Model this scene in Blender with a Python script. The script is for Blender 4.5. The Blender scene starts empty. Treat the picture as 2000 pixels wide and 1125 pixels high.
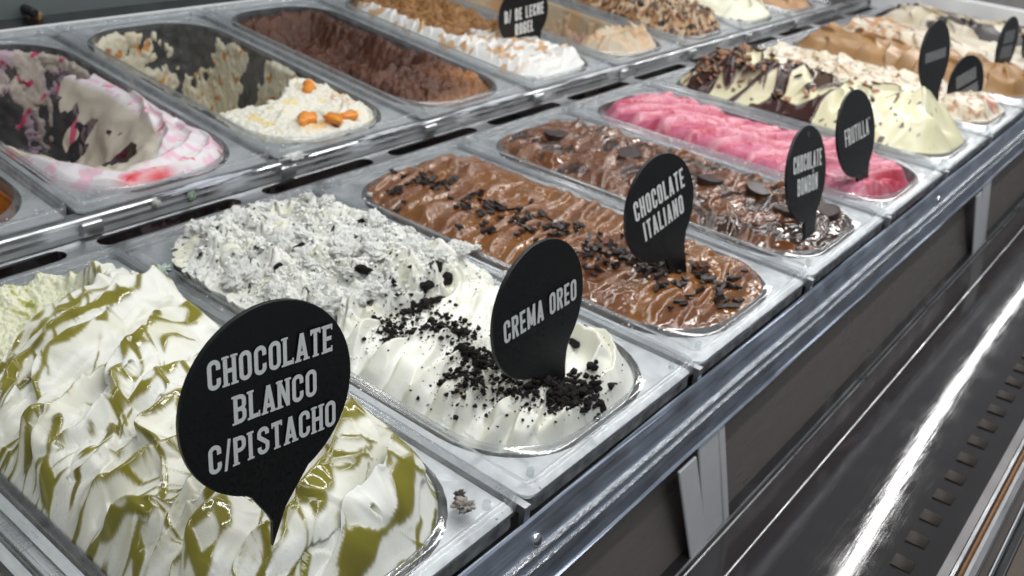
import bpy, math, random
import numpy as np
from mathutils import Matrix, Vector

S = bpy.context.scene
COL = S.collection
random.seed(7)

# ------------------------------------------------------------------ camera
CP = Vector((-0.1118, -0.1846, 0.2913))
RT = Vector((0.62742584, -0.77358504, 0.08889879))
UP = Vector((0.3219071, 0.36163793, 0.87498218))
FW = Vector((0.7090223, 0.52036928, -0.4759235))
cd = bpy.data.cameras.new("camera")
cam = bpy.data.objects.new("camera", cd)
COL.objects.link(cam)
cam.matrix_world = Matrix(((RT.x, UP.x, -FW.x, CP.x), (RT.y, UP.y, -FW.y, CP.y), (RT.z, UP.z, -FW.z, CP.z), (0, 0, 0, 1)))
cd.sensor_width = 36
cd.lens = 36 * 1807.5 / 2000
cd.clip_start = 0.01
cd.clip_end = 100
cd.dof.use_dof = True
cd.dof.focus_distance = 0.37
cd.dof.aperture_fstop = 19
S.camera = cam

# ------------------------------------------------------------------ world and lamps
w = bpy.data.worlds.new("World")
S.world = w
w.use_nodes = True
bg = w.node_tree.nodes["Background"]
bg.inputs[0].default_value = (0.86, 0.93, 1.0, 1)
bg.inputs[1].default_value = 0.25
S.view_settings.view_transform = 'Standard'
S.view_settings.look = 'None'
S.view_settings.exposure = 0.0
S.view_settings.gamma = 1.0
S.cycles.max_bounces = 8
S.cycles.transparent_max_bounces = 24
S.cycles.caustics_reflective = False
S.cycles.caustics_refractive = False
S.cycles.sample_clamp_indirect = 4


def area(name, loc, aim, sx, sy, power, col, yaw=0.0):
    l = bpy.data.lights.new(name, 'AREA')
    l.shape = 'RECTANGLE'; l.size = sx; l.size_y = sy; l.energy = power; l.color = col
    o = bpy.data.objects.new(name, l); COL.objects.link(o)
    d = Vector(aim) - Vector(loc)
    o.location = loc
    zax = -d.normalized(); xax = Vector((1, yaw, 0)).normalized(); yax = zax.cross(xax).normalized(); xax = yax.cross(zax)
    o.matrix_world = Matrix(((xax.x, yax.x, zax.x, loc[0]), (xax.y, yax.y, zax.y, loc[1]), (xax.z, yax.z, zax.z, loc[2]), (0, 0, 0, 1)))
    return o


area("led_strip_lamp", (1.65, 0.138, 0.50), (1.65, 0.158, 0), 3.1, 0.020, 9.6, (1.0, 0.99, 0.97), .04)
area("upper_led_lamp", (0.9, 0.62, 0.62), (0.8, 0.45, 0), 2.4, 0.03, 3.0, (1.0, 0.98, 0.96))
area("front_led_lamp", (1.1, -0.135, 0.46), (1.1, -0.05, 0), 2.4, 0.02, 2.4, (0.97, 0.99, 1.0))
area("ceiling_lamp", (0.1, -0.9, 1.8), (0.6, 0.2, 0), 1.0, 0.5, 9.0, (0.93, 0.96, 1.0))

# ------------------------------------------------------------------ noise
_rng = np.random.default_rng(11)
_P = np.concatenate([_rng.permutation(512)] * 2)
_G = _rng.uniform(0, 2 * np.pi, 512)
_GX, _GY = np.cos(_G), np.sin(_G)


def perlin(x, y, seed=0):
    x = x + seed * 17.31; y = y + seed * 9.77
    xi = np.floor(x).astype(int); yi = np.floor(y).astype(int)
    xf = x - xi; yf = y - yi

    def g(ix, iy, fx, fy):
        h = _P[(_P[ix & 511] + iy) & 511]
        return _GX[h] * fx + _GY[h] * fy
    u = xf * xf * xf * (xf * (xf * 6 - 15) + 10); v = yf * yf * yf * (yf * (yf * 6 - 15) + 10)
    a = g(xi, yi, xf, yf); b = g(xi + 1, yi, xf - 1, yf); c = g(xi, yi + 1, xf, yf - 1); d = g(xi + 1, yi + 1, xf - 1, yf - 1)
    return 1.5 * ((a * (1 - u) + b * u) * (1 - v) + (c * (1 - u) + d * u) * v)


def fbm(x, y, o=4, seed=0, gain=.5):
    s = 0; a = 1
    for k in range(o):
        s = s + a * perlin(x * 2 ** k, y * 2 ** k, seed + k * 3); a *= gain
    return s


def billow(x, y, o=3, seed=0):
    s = 0; a = 1
    for k in range(o):
        s = s + a * np.abs(perlin(x * 2 ** k, y * 2 ** k, seed + k * 3)); a *= .5
    return s


def sm(t):
    t = np.clip(t, 0, 1)
    return t * t * (3 - 2 * t)


def mixc(a, b, f):
    f = np.asarray(f)[..., None]
    return a * (1 - f) + np.asarray(b) * f


# ------------------------------------------------------------------ mesh helpers
def link(name, me, mat=None, parent=None):
    o = bpy.data.objects.new(name, me); COL.objects.link(o)
    if mat is not None: me.materials.append(mat)
    if parent is not None: o.parent = parent
    return o


def mesh(name, V, F, smooth=False):
    me = bpy.data.meshes.new(name)
    me.from_pydata([tuple(map(float, v)) for v in V], [], [tuple(map(int, f)) for f in F])
    if smooth: me.polygons.foreach_set('use_smooth', [True] * len(me.polygons))
    me.update()
    return me


def np_mesh(name, V, Q, col=None, rough=None, smooth=True, bump=None):
    me = bpy.data.meshes.new(name)
    V = np.asarray(V, dtype=np.float32); Q = np.asarray(Q, dtype=np.int32)
    me.vertices.add(len(V)); me.vertices.foreach_set('co', V.ravel())
    me.loops.add(Q.size); me.loops.foreach_set('vertex_index', Q.ravel())
    me.polygons.add(len(Q)); me.polygons.foreach_set('loop_start', np.arange(0, Q.size, Q.shape[1], dtype=np.int32))
    me.polygons.foreach_set('loop_total', np.full(len(Q), Q.shape[1], dtype=np.int32))
    me.polygons.foreach_set('use_smooth', np.full(len(Q), smooth))
    me.update(calc_edges=True)
    if col is not None:
        a = me.color_attributes.new('Col', 'FLOAT_COLOR', 'POINT')
        c = np.ones((len(V), 4), np.float32); c[:, :3] = np.clip(col, 0, 1)
        a.data.foreach_set('color', c.ravel())
    for nm, arr in (('rough', rough), ('bump', bump)):
        if arr is not None:
            a = me.attributes.new(nm, 'FLOAT', 'POINT'); a.data.foreach_set('value', np.asarray(arr, np.float32))
    me.validate()
    return me


def box_geo(x0, x1, y0, y1, z0, z1, V, F):
    b = len(V)
    V += [(x0, y0, z0), (x1, y0, z0), (x1, y1, z0), (x0, y1, z0), (x0, y0, z1), (x1, y0, z1), (x1, y1, z1), (x0, y1, z1)]
    F += [(b, b + 3, b + 2, b + 1), (b + 4, b + 5, b + 6, b + 7), (b, b + 1, b + 5, b + 4), (b + 1, b + 2, b + 6, b + 5), (b + 2, b + 3, b + 7, b + 6), (b + 3, b, b + 4, b + 7)]


def box(name, x0, x1, y0, y1, z0, z1, mat, parent=None, bev=0.0):
    V, F = [], []
    box_geo(x0, x1, y0, y1, z0, z1, V, F)
    o = link(name, mesh(name, V, F), mat, parent)
    if bev:
        m = o.modifiers.new('bevel', 'BEVEL'); m.width = bev; m.segments = 2
    return o


def profile_x(name, prof, x0, x1, mat, parent=None, closed=False, thick=0.0, seg=1, wob=None, smooth=False):
    """sweep a (y, z) profile along X"""
    n = len(prof); V = []; F = []
    for i in range(seg + 1):
        x = x0 + (x1 - x0) * i / seg
        for j, (y, z) in enumerate(prof):
            dz = wob(x, j) if wob else 0
            V.append((x, y, z + dz))
    m = n if closed else n - 1
    for i in range(seg):
        for j in range(m):
            a = i * n + j; b = i * n + (j + 1) % n
            F.append((a, b, b + n, a + n))
    if closed:
        F.append(tuple(range(n - 1, -1, -1))); F.append(tuple(range(seg * n, seg * n + n)))
    o = link(name, mesh(name, V, F, smooth), mat, parent)
    if thick:
        s = o.modifiers.new('solid', 'SOLIDIFY'); s.thickness = thick; s.offset = 0
    return o


def cyl_geo(V, F, r0, r1, z0, z1, n=16, cx=0, cy=0, cap=True, bev=0.0):
    rings = [(r0, z0), (r1, z1 - bev), (r1 - bev, z1)] if bev else [(r0, z0), (r1, z1)]
    b = len(V)
    for r, z in rings:
        for k in range(n):
            a = 2 * math.pi * k / n
            V.append((cx + r * math.cos(a), cy + r * math.sin(a), z))
    for i in range(len(rings) - 1):
        for k in range(n):
            k2 = (k + 1) % n
            F.append((b + i * n + k, b + i * n + k2, b + (i + 1) * n + k2, b + (i + 1) * n + k))
    if cap:
        F.append(tuple(b + (len(rings) - 1) * n + k for k in range(n)))
        F.append(tuple(b + n - 1 - k for k in range(n)))


def thing(name, label, cat, loc=(0, 0, 0), group=None, rot=(0, 0, 0)):
    o = bpy.data.objects.new(name, None); COL.objects.link(o)
    o.empty_display_size = 0.02
    o.location = loc; o.rotation_euler = rot
    o['label'] = label; o['category'] = cat
    if group: o['group'] = group
    return o


def tag(o, label, cat, group=None):
    o['label'] = label; o['category'] = cat
    if group: o['group'] = group
    return o


# ------------------------------------------------------------------ materials
def mat_new(name):
    m = bpy.data.materials.new(name); m.use_nodes = True
    nt = m.node_tree
    return m, nt, nt.nodes, nt.links, nt.nodes['Principled BSDF']


def cream_mat(name, sss=0.0, radius=(.004, .003, .002), bump=0.3, scale=900, coat=0.0, spec=0.5):
    m, nt, N, L, P = mat_new(name)
    a = N.new('ShaderNodeAttribute'); a.attribute_name = 'Col'
    r = N.new('ShaderNodeAttribute'); r.attribute_name = 'rough'
    b = N.new('ShaderNodeAttribute'); b.attribute_name = 'bump'
    L.new(a.outputs['Color'], P.inputs['Base Color'])
    tc = N.new('ShaderNodeTexCoord')
    n1 = N.new('ShaderNodeTexNoise'); n1.inputs['Scale'].default_value = scale; n1.inputs['Detail'].default_value = 4
    n2 = N.new('ShaderNodeTexNoise'); n2.inputs['Scale'].default_value = scale * .22; n2.inputs['Detail'].default_value = 3
    L.new(tc.outputs['Object'], n1.inputs['Vector']); L.new(tc.outputs['Object'], n2.inputs['Vector'])
    mm = N.new('ShaderNodeMath'); mm.operation = 'MULTIPLY_ADD'
    L.new(n2.outputs[0], mm.inputs[0]); mm.inputs[1].default_value = 1.6; L.new(n1.outputs[0], mm.inputs[2])
    bp = N.new('ShaderNodeBump'); bp.inputs['Distance'].default_value = 0.0006
    ms = N.new('ShaderNodeMath'); ms.operation = 'MULTIPLY'; ms.inputs[1].default_value = bump
    L.new(b.outputs['Fac'], ms.inputs[0]); L.new(ms.outputs[0], bp.inputs['Strength'])
    L.new(mm.outputs[0], bp.inputs['Height']); L.new(bp.outputs[0], P.inputs['Normal'])
    L.new(r.outputs['Fac'], P.inputs['Roughness'])
    P.inputs['Specular IOR Level'].default_value = spec
    if sss:
        P.inputs['Subsurface Weight'].default_value = sss
        P.inputs['Subsurface Radius'].default_value = radius
        P.inputs['Subsurface Scale'].default_value = 1.0
    if coat:
        cw = N.new('ShaderNodeMapRange'); cw.inputs['From Min'].default_value = .10; cw.inputs['From Max'].default_value = .30
        cw.inputs['To Min'].default_value = coat; cw.inputs['To Max'].default_value = 0
        L.new(r.outputs['Fac'], cw.inputs[0]); L.new(cw.outputs[0], P.inputs['Coat Weight'])
        P.inputs['Coat Roughness'].default_value = .06
    return m


M_WHITE = cream_mat('white_cream', sss=.25, bump=.45)
M_CRUMB = cream_mat('crumbly_cream', sss=.25, bump=1.0, scale=1100)
M_CHOC = cream_mat('chocolate_cream', bump=.5, coat=.35, spec=.6)
M_ROUGHCHOC = cream_mat('rough_chocolate', bump=1.0, scale=1100, spec=.45)
M_PINK = cream_mat('pink_cream', sss=.15, radius=(.005, .002, .002), bump=.6)


def solid_mat(name, col, rough=.5, metal=0.0, bump=0.0, scale=400, spec=.5, coat=0, var=0.0):
    m, nt, N, L, P = mat_new(name)
    P.inputs['Base Color'].default_value = (*col, 1)
    P.inputs['Roughness'].default_value = rough; P.inputs['Metallic'].default_value = metal
    P.inputs['Specular IOR Level'].default_value = spec; P.inputs['Coat Weight'].default_value = coat
    tc = N.new('ShaderNodeTexCoord'); n = N.new('ShaderNodeTexNoise')
    n.inputs['Scale'].default_value = scale; n.inputs['Detail'].default_value = 5
    L.new(tc.outputs['Object'], n.inputs['Vector'])
    if bump:
        b = N.new('ShaderNodeBump'); b.inputs['Strength'].default_value = bump; b.inputs['Distance'].default_value = .0005
        L.new(n.outputs[0], b.inputs['Height']); L.new(b.outputs[0], P.inputs['Normal'])
    if var:
        mr = N.new('ShaderNodeMapRange'); mr.inputs['To Min'].default_value = 1 - var; mr.inputs['To Max'].default_value = 1 + var
        mx = N.new('ShaderNodeMix'); mx.data_type = 'RGBA'; mx.blend_type = 'MULTIPLY'; mx.inputs['Factor'].default_value = 1
        mx.inputs[6].default_value = (*col, 1)
        L.new(n.outputs[0], mr.inputs[0]); L.new(mr.outputs[0], mx.inputs[7]); L.new(mx.outputs[2], P.inputs['Base Color'])
    return m


def steel_mat(name, col=(.62, .63, .64), rough=.28, stretch=(1, 12, 12), scale=60, var=.2, bump=.12, metal=1.0, smudge=.25):
    """brushed steel: grain stretched along one axis, soft blotches of wear"""
    m, nt, N, L, P = mat_new(name)
    P.inputs['Metallic'].default_value = metal
    tc = N.new('ShaderNodeTexCoord'); mp = N.new('ShaderNodeMapping'); mp.inputs['Scale'].default_value = stretch
    n = N.new('ShaderNodeTexNoise'); n.inputs['Scale'].default_value = scale; n.inputs['Detail'].default_value = 6
    L.new(tc.outputs['Object'], mp.inputs[0]); L.new(mp.outputs[0], n.inputs['Vector'])
    n2 = N.new('ShaderNodeTexNoise'); n2.inputs['Scale'].default_value = 38; n2.inputs['Detail'].default_value = 5
    L.new(tc.outputs['Object'], n2.inputs['Vector'])
    r = N.new('ShaderNodeMapRange'); r.inputs['From Min'].default_value = .3; r.inputs['From Max'].default_value = .7
    r.inputs['To Min'].default_value = rough * (1 - var); r.inputs['To Max'].default_value = rough * (1 + var)
    L.new(n.outputs[0], r.inputs[0]); 
    r2 = N.new('ShaderNodeMapRange'); r2.inputs['From Min'].default_value = .35; r2.inputs['From Max'].default_value = .7
    r2.inputs['To Min'].default_value = 0; r2.inputs['To Max'].default_value = smudge
    L.new(n2.outputs[0], r2.inputs[0])
    ad = N.new('ShaderNodeMath'); ad.operation = 'ADD'; L.new(r.outputs[0], ad.inputs[0]); L.new(r2.outputs[0], ad.inputs[1])
    L.new(ad.outputs[0], P.inputs['Roughness'])
    mx = N.new('ShaderNodeMix'); mx.data_type = 'RGBA'; mx.inputs[6].default_value = (*col, 1)
    mx.inputs[7].default_value = (col[0] * .62, col[1] * .6, col[2] * .6, 1)
    L.new(r2.outputs[0], mx.inputs['Factor']); L.new(mx.outputs[2], P.inputs['Base Color'])
    b = N.new('ShaderNodeBump'); b.inputs['Strength'].default_value = bump; b.inputs['Distance'].default_value = .0004
    L.new(n.outputs[0], b.inputs['Height']); L.new(b.outputs[0], P.inputs['Normal'])
    return m


def plastic_mat(name, tint=(.93, .95, .96), haze=.12, rough=.10, scr=1.0):
    """clear moulded plastic: see-through body, fresnel gloss, faint milky scuffs"""
    m = bpy.data.materials.new(name); m.use_nodes = True
    nt = m.node_tree; N = nt.nodes; L = nt.links
    N.remove(N['Principled BSDF']); out = N['Material Output']
    t = N.new('ShaderNodeBsdfTransparent'); t.inputs[0].default_value = (*tint, 1)
    g = N.new('ShaderNodeBsdfGlossy'); g.inputs['Roughness'].default_value = rough; g.inputs[0].default_value = (1, 1, 1, 1)
    d = N.new('ShaderNodeBsdfDiffuse'); d.inputs[0].default_value = (.78, .8, .82, 1)
    tr = N.new('ShaderNodeBsdfTranslucent'); tr.inputs[0].default_value = (.78, .8, .82, 1)
    dm = N.new('ShaderNodeMixShader'); dm.inputs[0].default_value = .5; L.new(d.outputs[0], dm.inputs[1]); L.new(tr.outputs[0], dm.inputs[2])
    tc = N.new('ShaderNodeTexCoord'); n = N.new('ShaderNodeTexNoise'); n.inputs['Scale'].default_value = 90; n.inputs['Detail'].default_value = 8
    L.new(tc.outputs['Object'], n.inputs['Vector'])
    mr = N.new('ShaderNodeMapRange'); mr.inputs['From Min'].default_value = .35; mr.inputs['From Max'].default_value = .75
    mr.inputs['To Min'].default_value = haze * .6; mr.inputs['To Max'].default_value = haze * 1.8
    L.new(n.outputs[0], mr.inputs[0])
    m1 = N.new('ShaderNodeMixShader'); L.new(mr.outputs[0], m1.inputs[0]); L.new(t.outputs[0], m1.inputs[1]); L.new(dm.outputs[0], m1.inputs[2])
    f = N.new('ShaderNodeLayerWeight'); f.inputs[0].default_value = .5
    pw = N.new('ShaderNodeMath'); pw.operation = 'POWER'; pw.inputs[1].default_value = 5; L.new(f.outputs['Facing'], pw.inputs[0])
    ff = N.new('ShaderNodeMath'); ff.operation = 'MULTIPLY_ADD'; ff.inputs[1].default_value = .93; ff.inputs[2].default_value = .05; L.new(pw.outputs[0], ff.inputs[0])
    n3 = N.new('ShaderNodeTexNoise'); n3.inputs['Scale'].default_value = 260; n3.inputs['Detail'].default_value = 4
    L.new(tc.outputs['Object'], n3.inputs['Vector'])
    b = N.new('ShaderNodeBump'); b.inputs['Strength'].default_value = .15 * scr; b.inputs['Distance'].default_value = .0006
    L.new(n3.outputs[0], b.inputs['Height'])
    for q in (g, f): L.new(b.outputs[0], q.inputs['Normal'])
    m2 = N.new('ShaderNodeMixShader'); L.new(ff.outputs[0], m2.inputs[0]); L.new(m1.outputs[0], m2.inputs[1]); L.new(g.outputs[0], m2.inputs[2])
    L.new(m2.outputs[0], out.inputs[0])
    return m


M_CLEAR = plastic_mat('clear_rim_plastic', haze=.16)
M_TUB = plastic_mat('clear_tub_plastic', tint=(.80, .79, .785), haze=.17, rough=.22)
M_FROST = plastic_mat('frosted_skirt_plastic', tint=(.8, .82, .84), haze=.42, rough=.2)
M_PLATE = steel_mat('brushed_plate_steel', (.76, .77, .78), .30, (12, 1, 12), 70, smudge=.45)
M_RAIL = steel_mat('dull_rail_steel', (.54, .55, .56), .26, (1, 14, 14), 50)
M_DARK = steel_mat('dark_case_steel', (.10, .095, .098), .25, (1, 20, 20), 40, metal=.6, bump=.1, smudge=.25)
M_BRACK = steel_mat('bracket_aluminium', (.85, .86, .87), .5, (10, 10, 1), 60, metal=.35, smudge=.2)
M_BLACK = solid_mat('matt_black_acrylic', (.0032, .0036, .004), .36, bump=.04, scale=900, spec=.45)
_nt = M_BLACK.node_tree; _n1 = _nt.nodes.new('ShaderNodeTexNoise'); _n1.inputs['Scale'].default_value = 55; _n1.inputs['Detail'].default_value = 8
_mr = _nt.nodes.new('ShaderNodeMapRange'); _mr.inputs['From Min'].default_value = .3; _mr.inputs['From Max'].default_value = .75; _mr.inputs['To Min'].default_value = .24; _mr.inputs['To Max'].default_value = .55
_nt.links.new(_n1.outputs[0], _mr.inputs[0]); _nt.links.new(_mr.outputs[0], _nt.nodes['Principled BSDF'].inputs['Roughness'])
M_LETTER = solid_mat('grey_print', (.70, .71, .69), .6, var=.08, scale=700)
M_DIM = solid_mat('dim_grey_print', (.16, .165, .165), .6, var=.5, scale=260)
M_FLAKE = solid_mat('dark_chocolate_flake', (.022, .013, .011), .42, bump=.3, scale=700, var=.3)
M_DISC = solid_mat('chocolate_disc', (.030, .017, .015), .34, bump=.2, scale=300, var=.3)
M_COOKIE = solid_mat('black_cookie', (.012, .008, .008), .85, bump=1.0, scale=1200, var=.5, spec=.25)
M_ORANGE = solid_mat('candied_orange', (.80, .27, .015), .10, bump=.3, scale=200, var=.3, coat=.5)
M_RUST = solid_mat('orange_sealant', (.17, .075, .02), .5, bump=.8, scale=300, var=.5)
M_WOOD = solid_mat('brown_counter', (.05, .028, .016), .4, var=.3, scale=30)
M_PANEL = steel_mat('grey_side_panel', (.22, .21, .21), .5, (1, 1, 10), 20, metal=.3)

# ------------------------------------------------------------------ pan geometry (local: u along the row, v away from the customer)
PW, PL = .166, .351
CU, CV = .083, .1755
HA, HB, HR = .0715, .1615, .052


def sdf(u, v, a=HA, b=HB, r=HR):
    qx = np.abs(u - CU) - (a - r); qy = np.abs(v - CV) - (b - r)
    return np.hypot(np.maximum(qx, 0), np.maximum(qy, 0)) + np.minimum(np.maximum(qx, qy), 0) - r


def rr(a, b, r, nc=9, ns=8, nl=16):
    """closed rounded rectangle, same point count for every size"""
    pts = []
    r = max(r, 1e-4)
    cs = [(a - r, -(b - r), -math.pi / 2), (a - r, b - r, 0), (-(a - r), b - r, math.pi / 2), (-(a - r), -(b - r), math.pi)]
    for i, (cx, cy, a0) in enumerate(cs):
        arc = [(cx + r * math.cos(a0 + math.pi / 2 * k / nc), cy + r * math.sin(a0 + math.pi / 2 * k / nc)) for k in range(nc + 1)]
        pts += arc
        nx, ny, na = cs[(i + 1) % 4]
        e = (nx + r * math.cos(na), ny + r * math.sin(na)); s = arc[-1]; n = nl if i % 2 == 0 else ns
        pts += [(s[0] + (e[0] - s[0]) * k / n, s[1] + (e[1] - s[1]) * k / n) for k in range(1, n)]
    return [(CU + x, CV + y) for x, y in pts]


def loft(rings):
    V = []; F = []
    n = len(rings[0][0])
    for pts, z in rings: V += [(x, y, z) for x, y in pts]
    for i in range(len(rings) - 1):
        for k in range(n):
            k2 = (k + 1) % n
            F.append((i * n + k, i * n + k2, (i + 1) * n + k2, (i + 1) * n + k))
    return V, F, n


def ow(d, r): return rr(PW / 2 - d, PL / 2 - d, max(r - d, .0008))


RIM_PROF = [(.0008, -.0070), (0, -.0066), (0, -.0022), (.0005, -.0008), (.0014, 0), (.0028, .0002), (.0038, -.0006), (.0045, -.0018),
            (.0052, -.0012), (.0062, -.0010), (.0070, -.0018), (.0076, -.0040), (.0090, -.0046)]
rim_rings = [(ow(d, .009), z) for d, z in RIM_PROF]
rim_rings += [(rr(HA + .0016, HB + .0016, HR + .0016), -.0046), (rr(HA + .0006, HB + .0006, HR + .0006), -.0038), (rr(HA - .0003, HB - .0003, HR), -.0040),
              (rr(HA - .0006, HB - .0006, HR), -.0065)]
Vr, Fr, nr = loft(rim_rings)
ME_RIM = mesh('rim', Vr, Fr, True)


def tub_ring(t):
    """t 0 at the opening, 1 at the foot of the wall"""
    s = .0006 + t * .011
    return rr(HA - s, HB - s, HR - s * .6), -.0065 - .105 * t


tub_r = [tub_ring(t) for t in np.linspace(0, 1, 8)]
for k, (d, dz) in enumerate(((.004, .003), (.010, .0045))):
    tub_r.append((rr(HA - .0116 - d, HB - .0116 - d, HR - .007 - d), -.1115 - dz))
Vt, Ft, nt_ = loft(tub_r)
Ft.append(tuple(len(Vt) - nt_ + k for k in range(nt_)))
ME_TUB = mesh('tub', Vt, Ft, True)

SK_R = [(ow(.0016 + (.0004 if z in (-.0085, -.013) else 0), .009), z) for z in (-.0066, -.0085, -.0130, -.0165)]
Vs, Fs, ns_ = loft(SK_R)
ME_SKIRT = mesh('rim_skirt', Vs, Fs, False)
pv, pf = [], []
cyl_geo(pv, pf, .0021, .0019, 0, .0042, 14, bev=.0004)
ME_PEG = mesh('peg', pv, pf)

vv, ff, nn = loft([(ow(.0026, .006), -.0085), (rr(HA + .004, HB + .004, HR + .004), -.0085)])
ME_PLATE = mesh('support_plate', vv, ff)

TILT = math.atan(.0277 / .3488)


def frame(row, k):
    if row == 'front': return (.17 * k + .002, .001, 0), (0, 0, 0)
    return (.17 * k - .0025, .394, .0133), (TILT, 0, 0)


ME_SKIRT.materials.append(M_FROST); ME_RIM.materials.append(M_CLEAR); ME_TUB.materials.append(M_TUB); ME_PEG.materials.append(M_CLEAR); ME_PLATE.materials.append(M_PLATE)


def pan(row, k, label):
    loc, rot = frame(row, k)
    t = thing('ice_cream_pan', label, 'pan', loc, 'clear ice cream pans set in two rows', rot)
    for nm, me in (('rim', ME_RIM), ('rim_skirt', ME_SKIRT), ('tub', ME_TUB)):
        link(nm, me, None, t)
    for (x, y) in ((.0145, .011), (PW - .0145, .011), (.0145, PL - .011), (PW - .0145, PL - .011)):
        p = link('peg', ME_PEG, None, t); p.location = (x, y, -.0046)
    return t


# ------------------------------------------------------------------ heightfield machinery
def strokes(U, V, L):
    """each stroke: crest polyline, facet width, height, lip side; later ones win where higher.
    returns height, crest closeness, lateral coordinate, along coordinate, lean direction, id"""
    sh = U.shape
    H = np.zeros(sh); X = np.zeros(sh); T = np.zeros(sh); SS = np.zeros(sh); NX = np.zeros(sh); NY = np.zeros(sh); ID = -np.ones(sh)
    for sid, st in enumerate(L):
        P = np.asarray(st['p'], float)
        wd = st.get('w', .03); A = st.get('a', .01); dr = st.get('drop', .0035)
        # resample smoothly
        d = np.r_[0, np.cumsum(np.hypot(*np.diff(P, axis=0).T))]
        tt = np.linspace(0, d[-1], 22)
        Q = np.c_[np.interp(tt, d, P[:, 0]), np.interp(tt, d, P[:, 1])]
        for _ in range(3): Q[1:-1] = (Q[:-2] + 2 * Q[1:-1] + Q[2:]) / 4
        m = (U > Q[:, 0].min() - wd) & (U < Q[:, 0].max() + wd) & (V > Q[:, 1].min() - wd) & (V < Q[:, 1].max() + wd)
        if not m.any(): continue
        u = U[m]; v = V[m]
        best = np.full(u.shape, 1e9); lat = np.zeros(u.shape); al = np.zeros(u.shape); nx = np.zeros(u.shape); ny = np.zeros(u.shape)
        seg = np.diff(Q, axis=0); ln = np.hypot(*seg.T); cum = np.r_[0, np.cumsum(ln)]
        for i in range(len(seg)):
            sx, sy = seg[i] / max(ln[i], 1e-9)
            dx = u - Q[i, 0]; dy = v - Q[i, 1]
            a = np.clip(dx * sx + dy * sy, 0, ln[i])
            ex = dx - a * sx; ey = dy - a * sy
            ds = np.hypot(ex, ey)
            b = ds < best
            best[b] = ds[b]
            sg = np.sign(-sy * dx + sx * dy)  # + is left of travel
            lat[b] = (ds * sg)[b]; al[b] = (cum[i] + a)[b]
            nx[b] = -sy; ny[b] = sx
        s = al / cum[-1]
        end = sm(s / st.get('e0', .2)) * sm((1 - s) / st.get('e1', .15))
        over = np.where((s <= 0) | (s >= 1), best, 0)
        f = -lat  # facet on the right of travel
        h = np.where(f >= 0, (1 - np.clip(f / wd, 0, 1)) ** st.get('pw', 1.7), np.exp(-(f / dr) ** 2))
        h = h * A * (.25 + .75 * end) * (1 + st.get('lift', 0) * s)
        h = h * np.exp(-(over / (wd * .45)) ** 2) * (best < wd)
        hm = H[m]
        win = h > hm
        for arr, val in ((H, h), (X, np.exp(-(f / (wd * .22)) ** 2)), (T, f / wd), (SS, s * cum[-1]), (NX, nx), (NY, ny), (ID, np.full(u.shape, float(sid)))):
            t = arr[m]; t[win] = val[win]; arr[m] = t
    return H, X, T, SS, NX, NY, ID


def rand_strokes(n, seed, ang, dang, ln, w, a, box_=(0.0, .166, .01, .34), bow=.25, **kw):
    R = random.Random(seed); out = []
    for i in range(n):
        cx = R.uniform(box_[0], box_[1]); cy = box_[3] - (box_[3] - box_[2]) * (i + R.random()) / n
        t = ang + R.gauss(0, dang); l = ln * R.uniform(.6, 1.3); bw = R.gauss(0, bow) * l
        p = []
        for k in range(6):
            s = k / 5 - .5
            off = bw * (1 - 4 * s * s) + R.gauss(0, .03) * l
            p.append((cx + l * s * math.cos(t) - off * math.sin(t), cy + l * s * math.sin(t) + off * math.cos(t)))
        out.append(dict(p=p, w=w * R.uniform(.7, 1.35), a=a * R.uniform(.6, 1.3), **kw))
    return out


def field(nu, nv):
    u = np.linspace(CU - HA + .0008, CU + HA - .0008, nu); v = np.linspace(CV - HB + .0008, CV + HB - .0008, nv)
    U, V = np.meshgrid(u, v, indexing='ij')
    e = 1e-5
    for _ in range(3):
        s = sdf(U, V, HA - .0008, HB - .0008, HR - .0008)
        gx = (sdf(U + e, V, HA - .0008, HB - .0008, HR - .0008) - s) / e; gy = (sdf(U, V + e, HA - .0008, HB - .0008, HR - .0008) - s) / e
        o = s > 0
        U = np.where(o, U - gx * s, U); V = np.where(o, V - gy * s, V)
    D = np.maximum(-sdf(U, V, HA - .0008, HB - .0008, HR - .0008), 0)
    return U, V, D


def blur(A, n=1):
    for _ in range(n):
        B = A.copy(); B[1:-1] = (A[:-2] + 2 * A[1:-1] + A[2:]) / 4; A = B.copy(); A[:, 1:-1] = (B[:, :-2] + 2 * B[:, 1:-1] + B[:, 2:]) / 4
    return A


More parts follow.
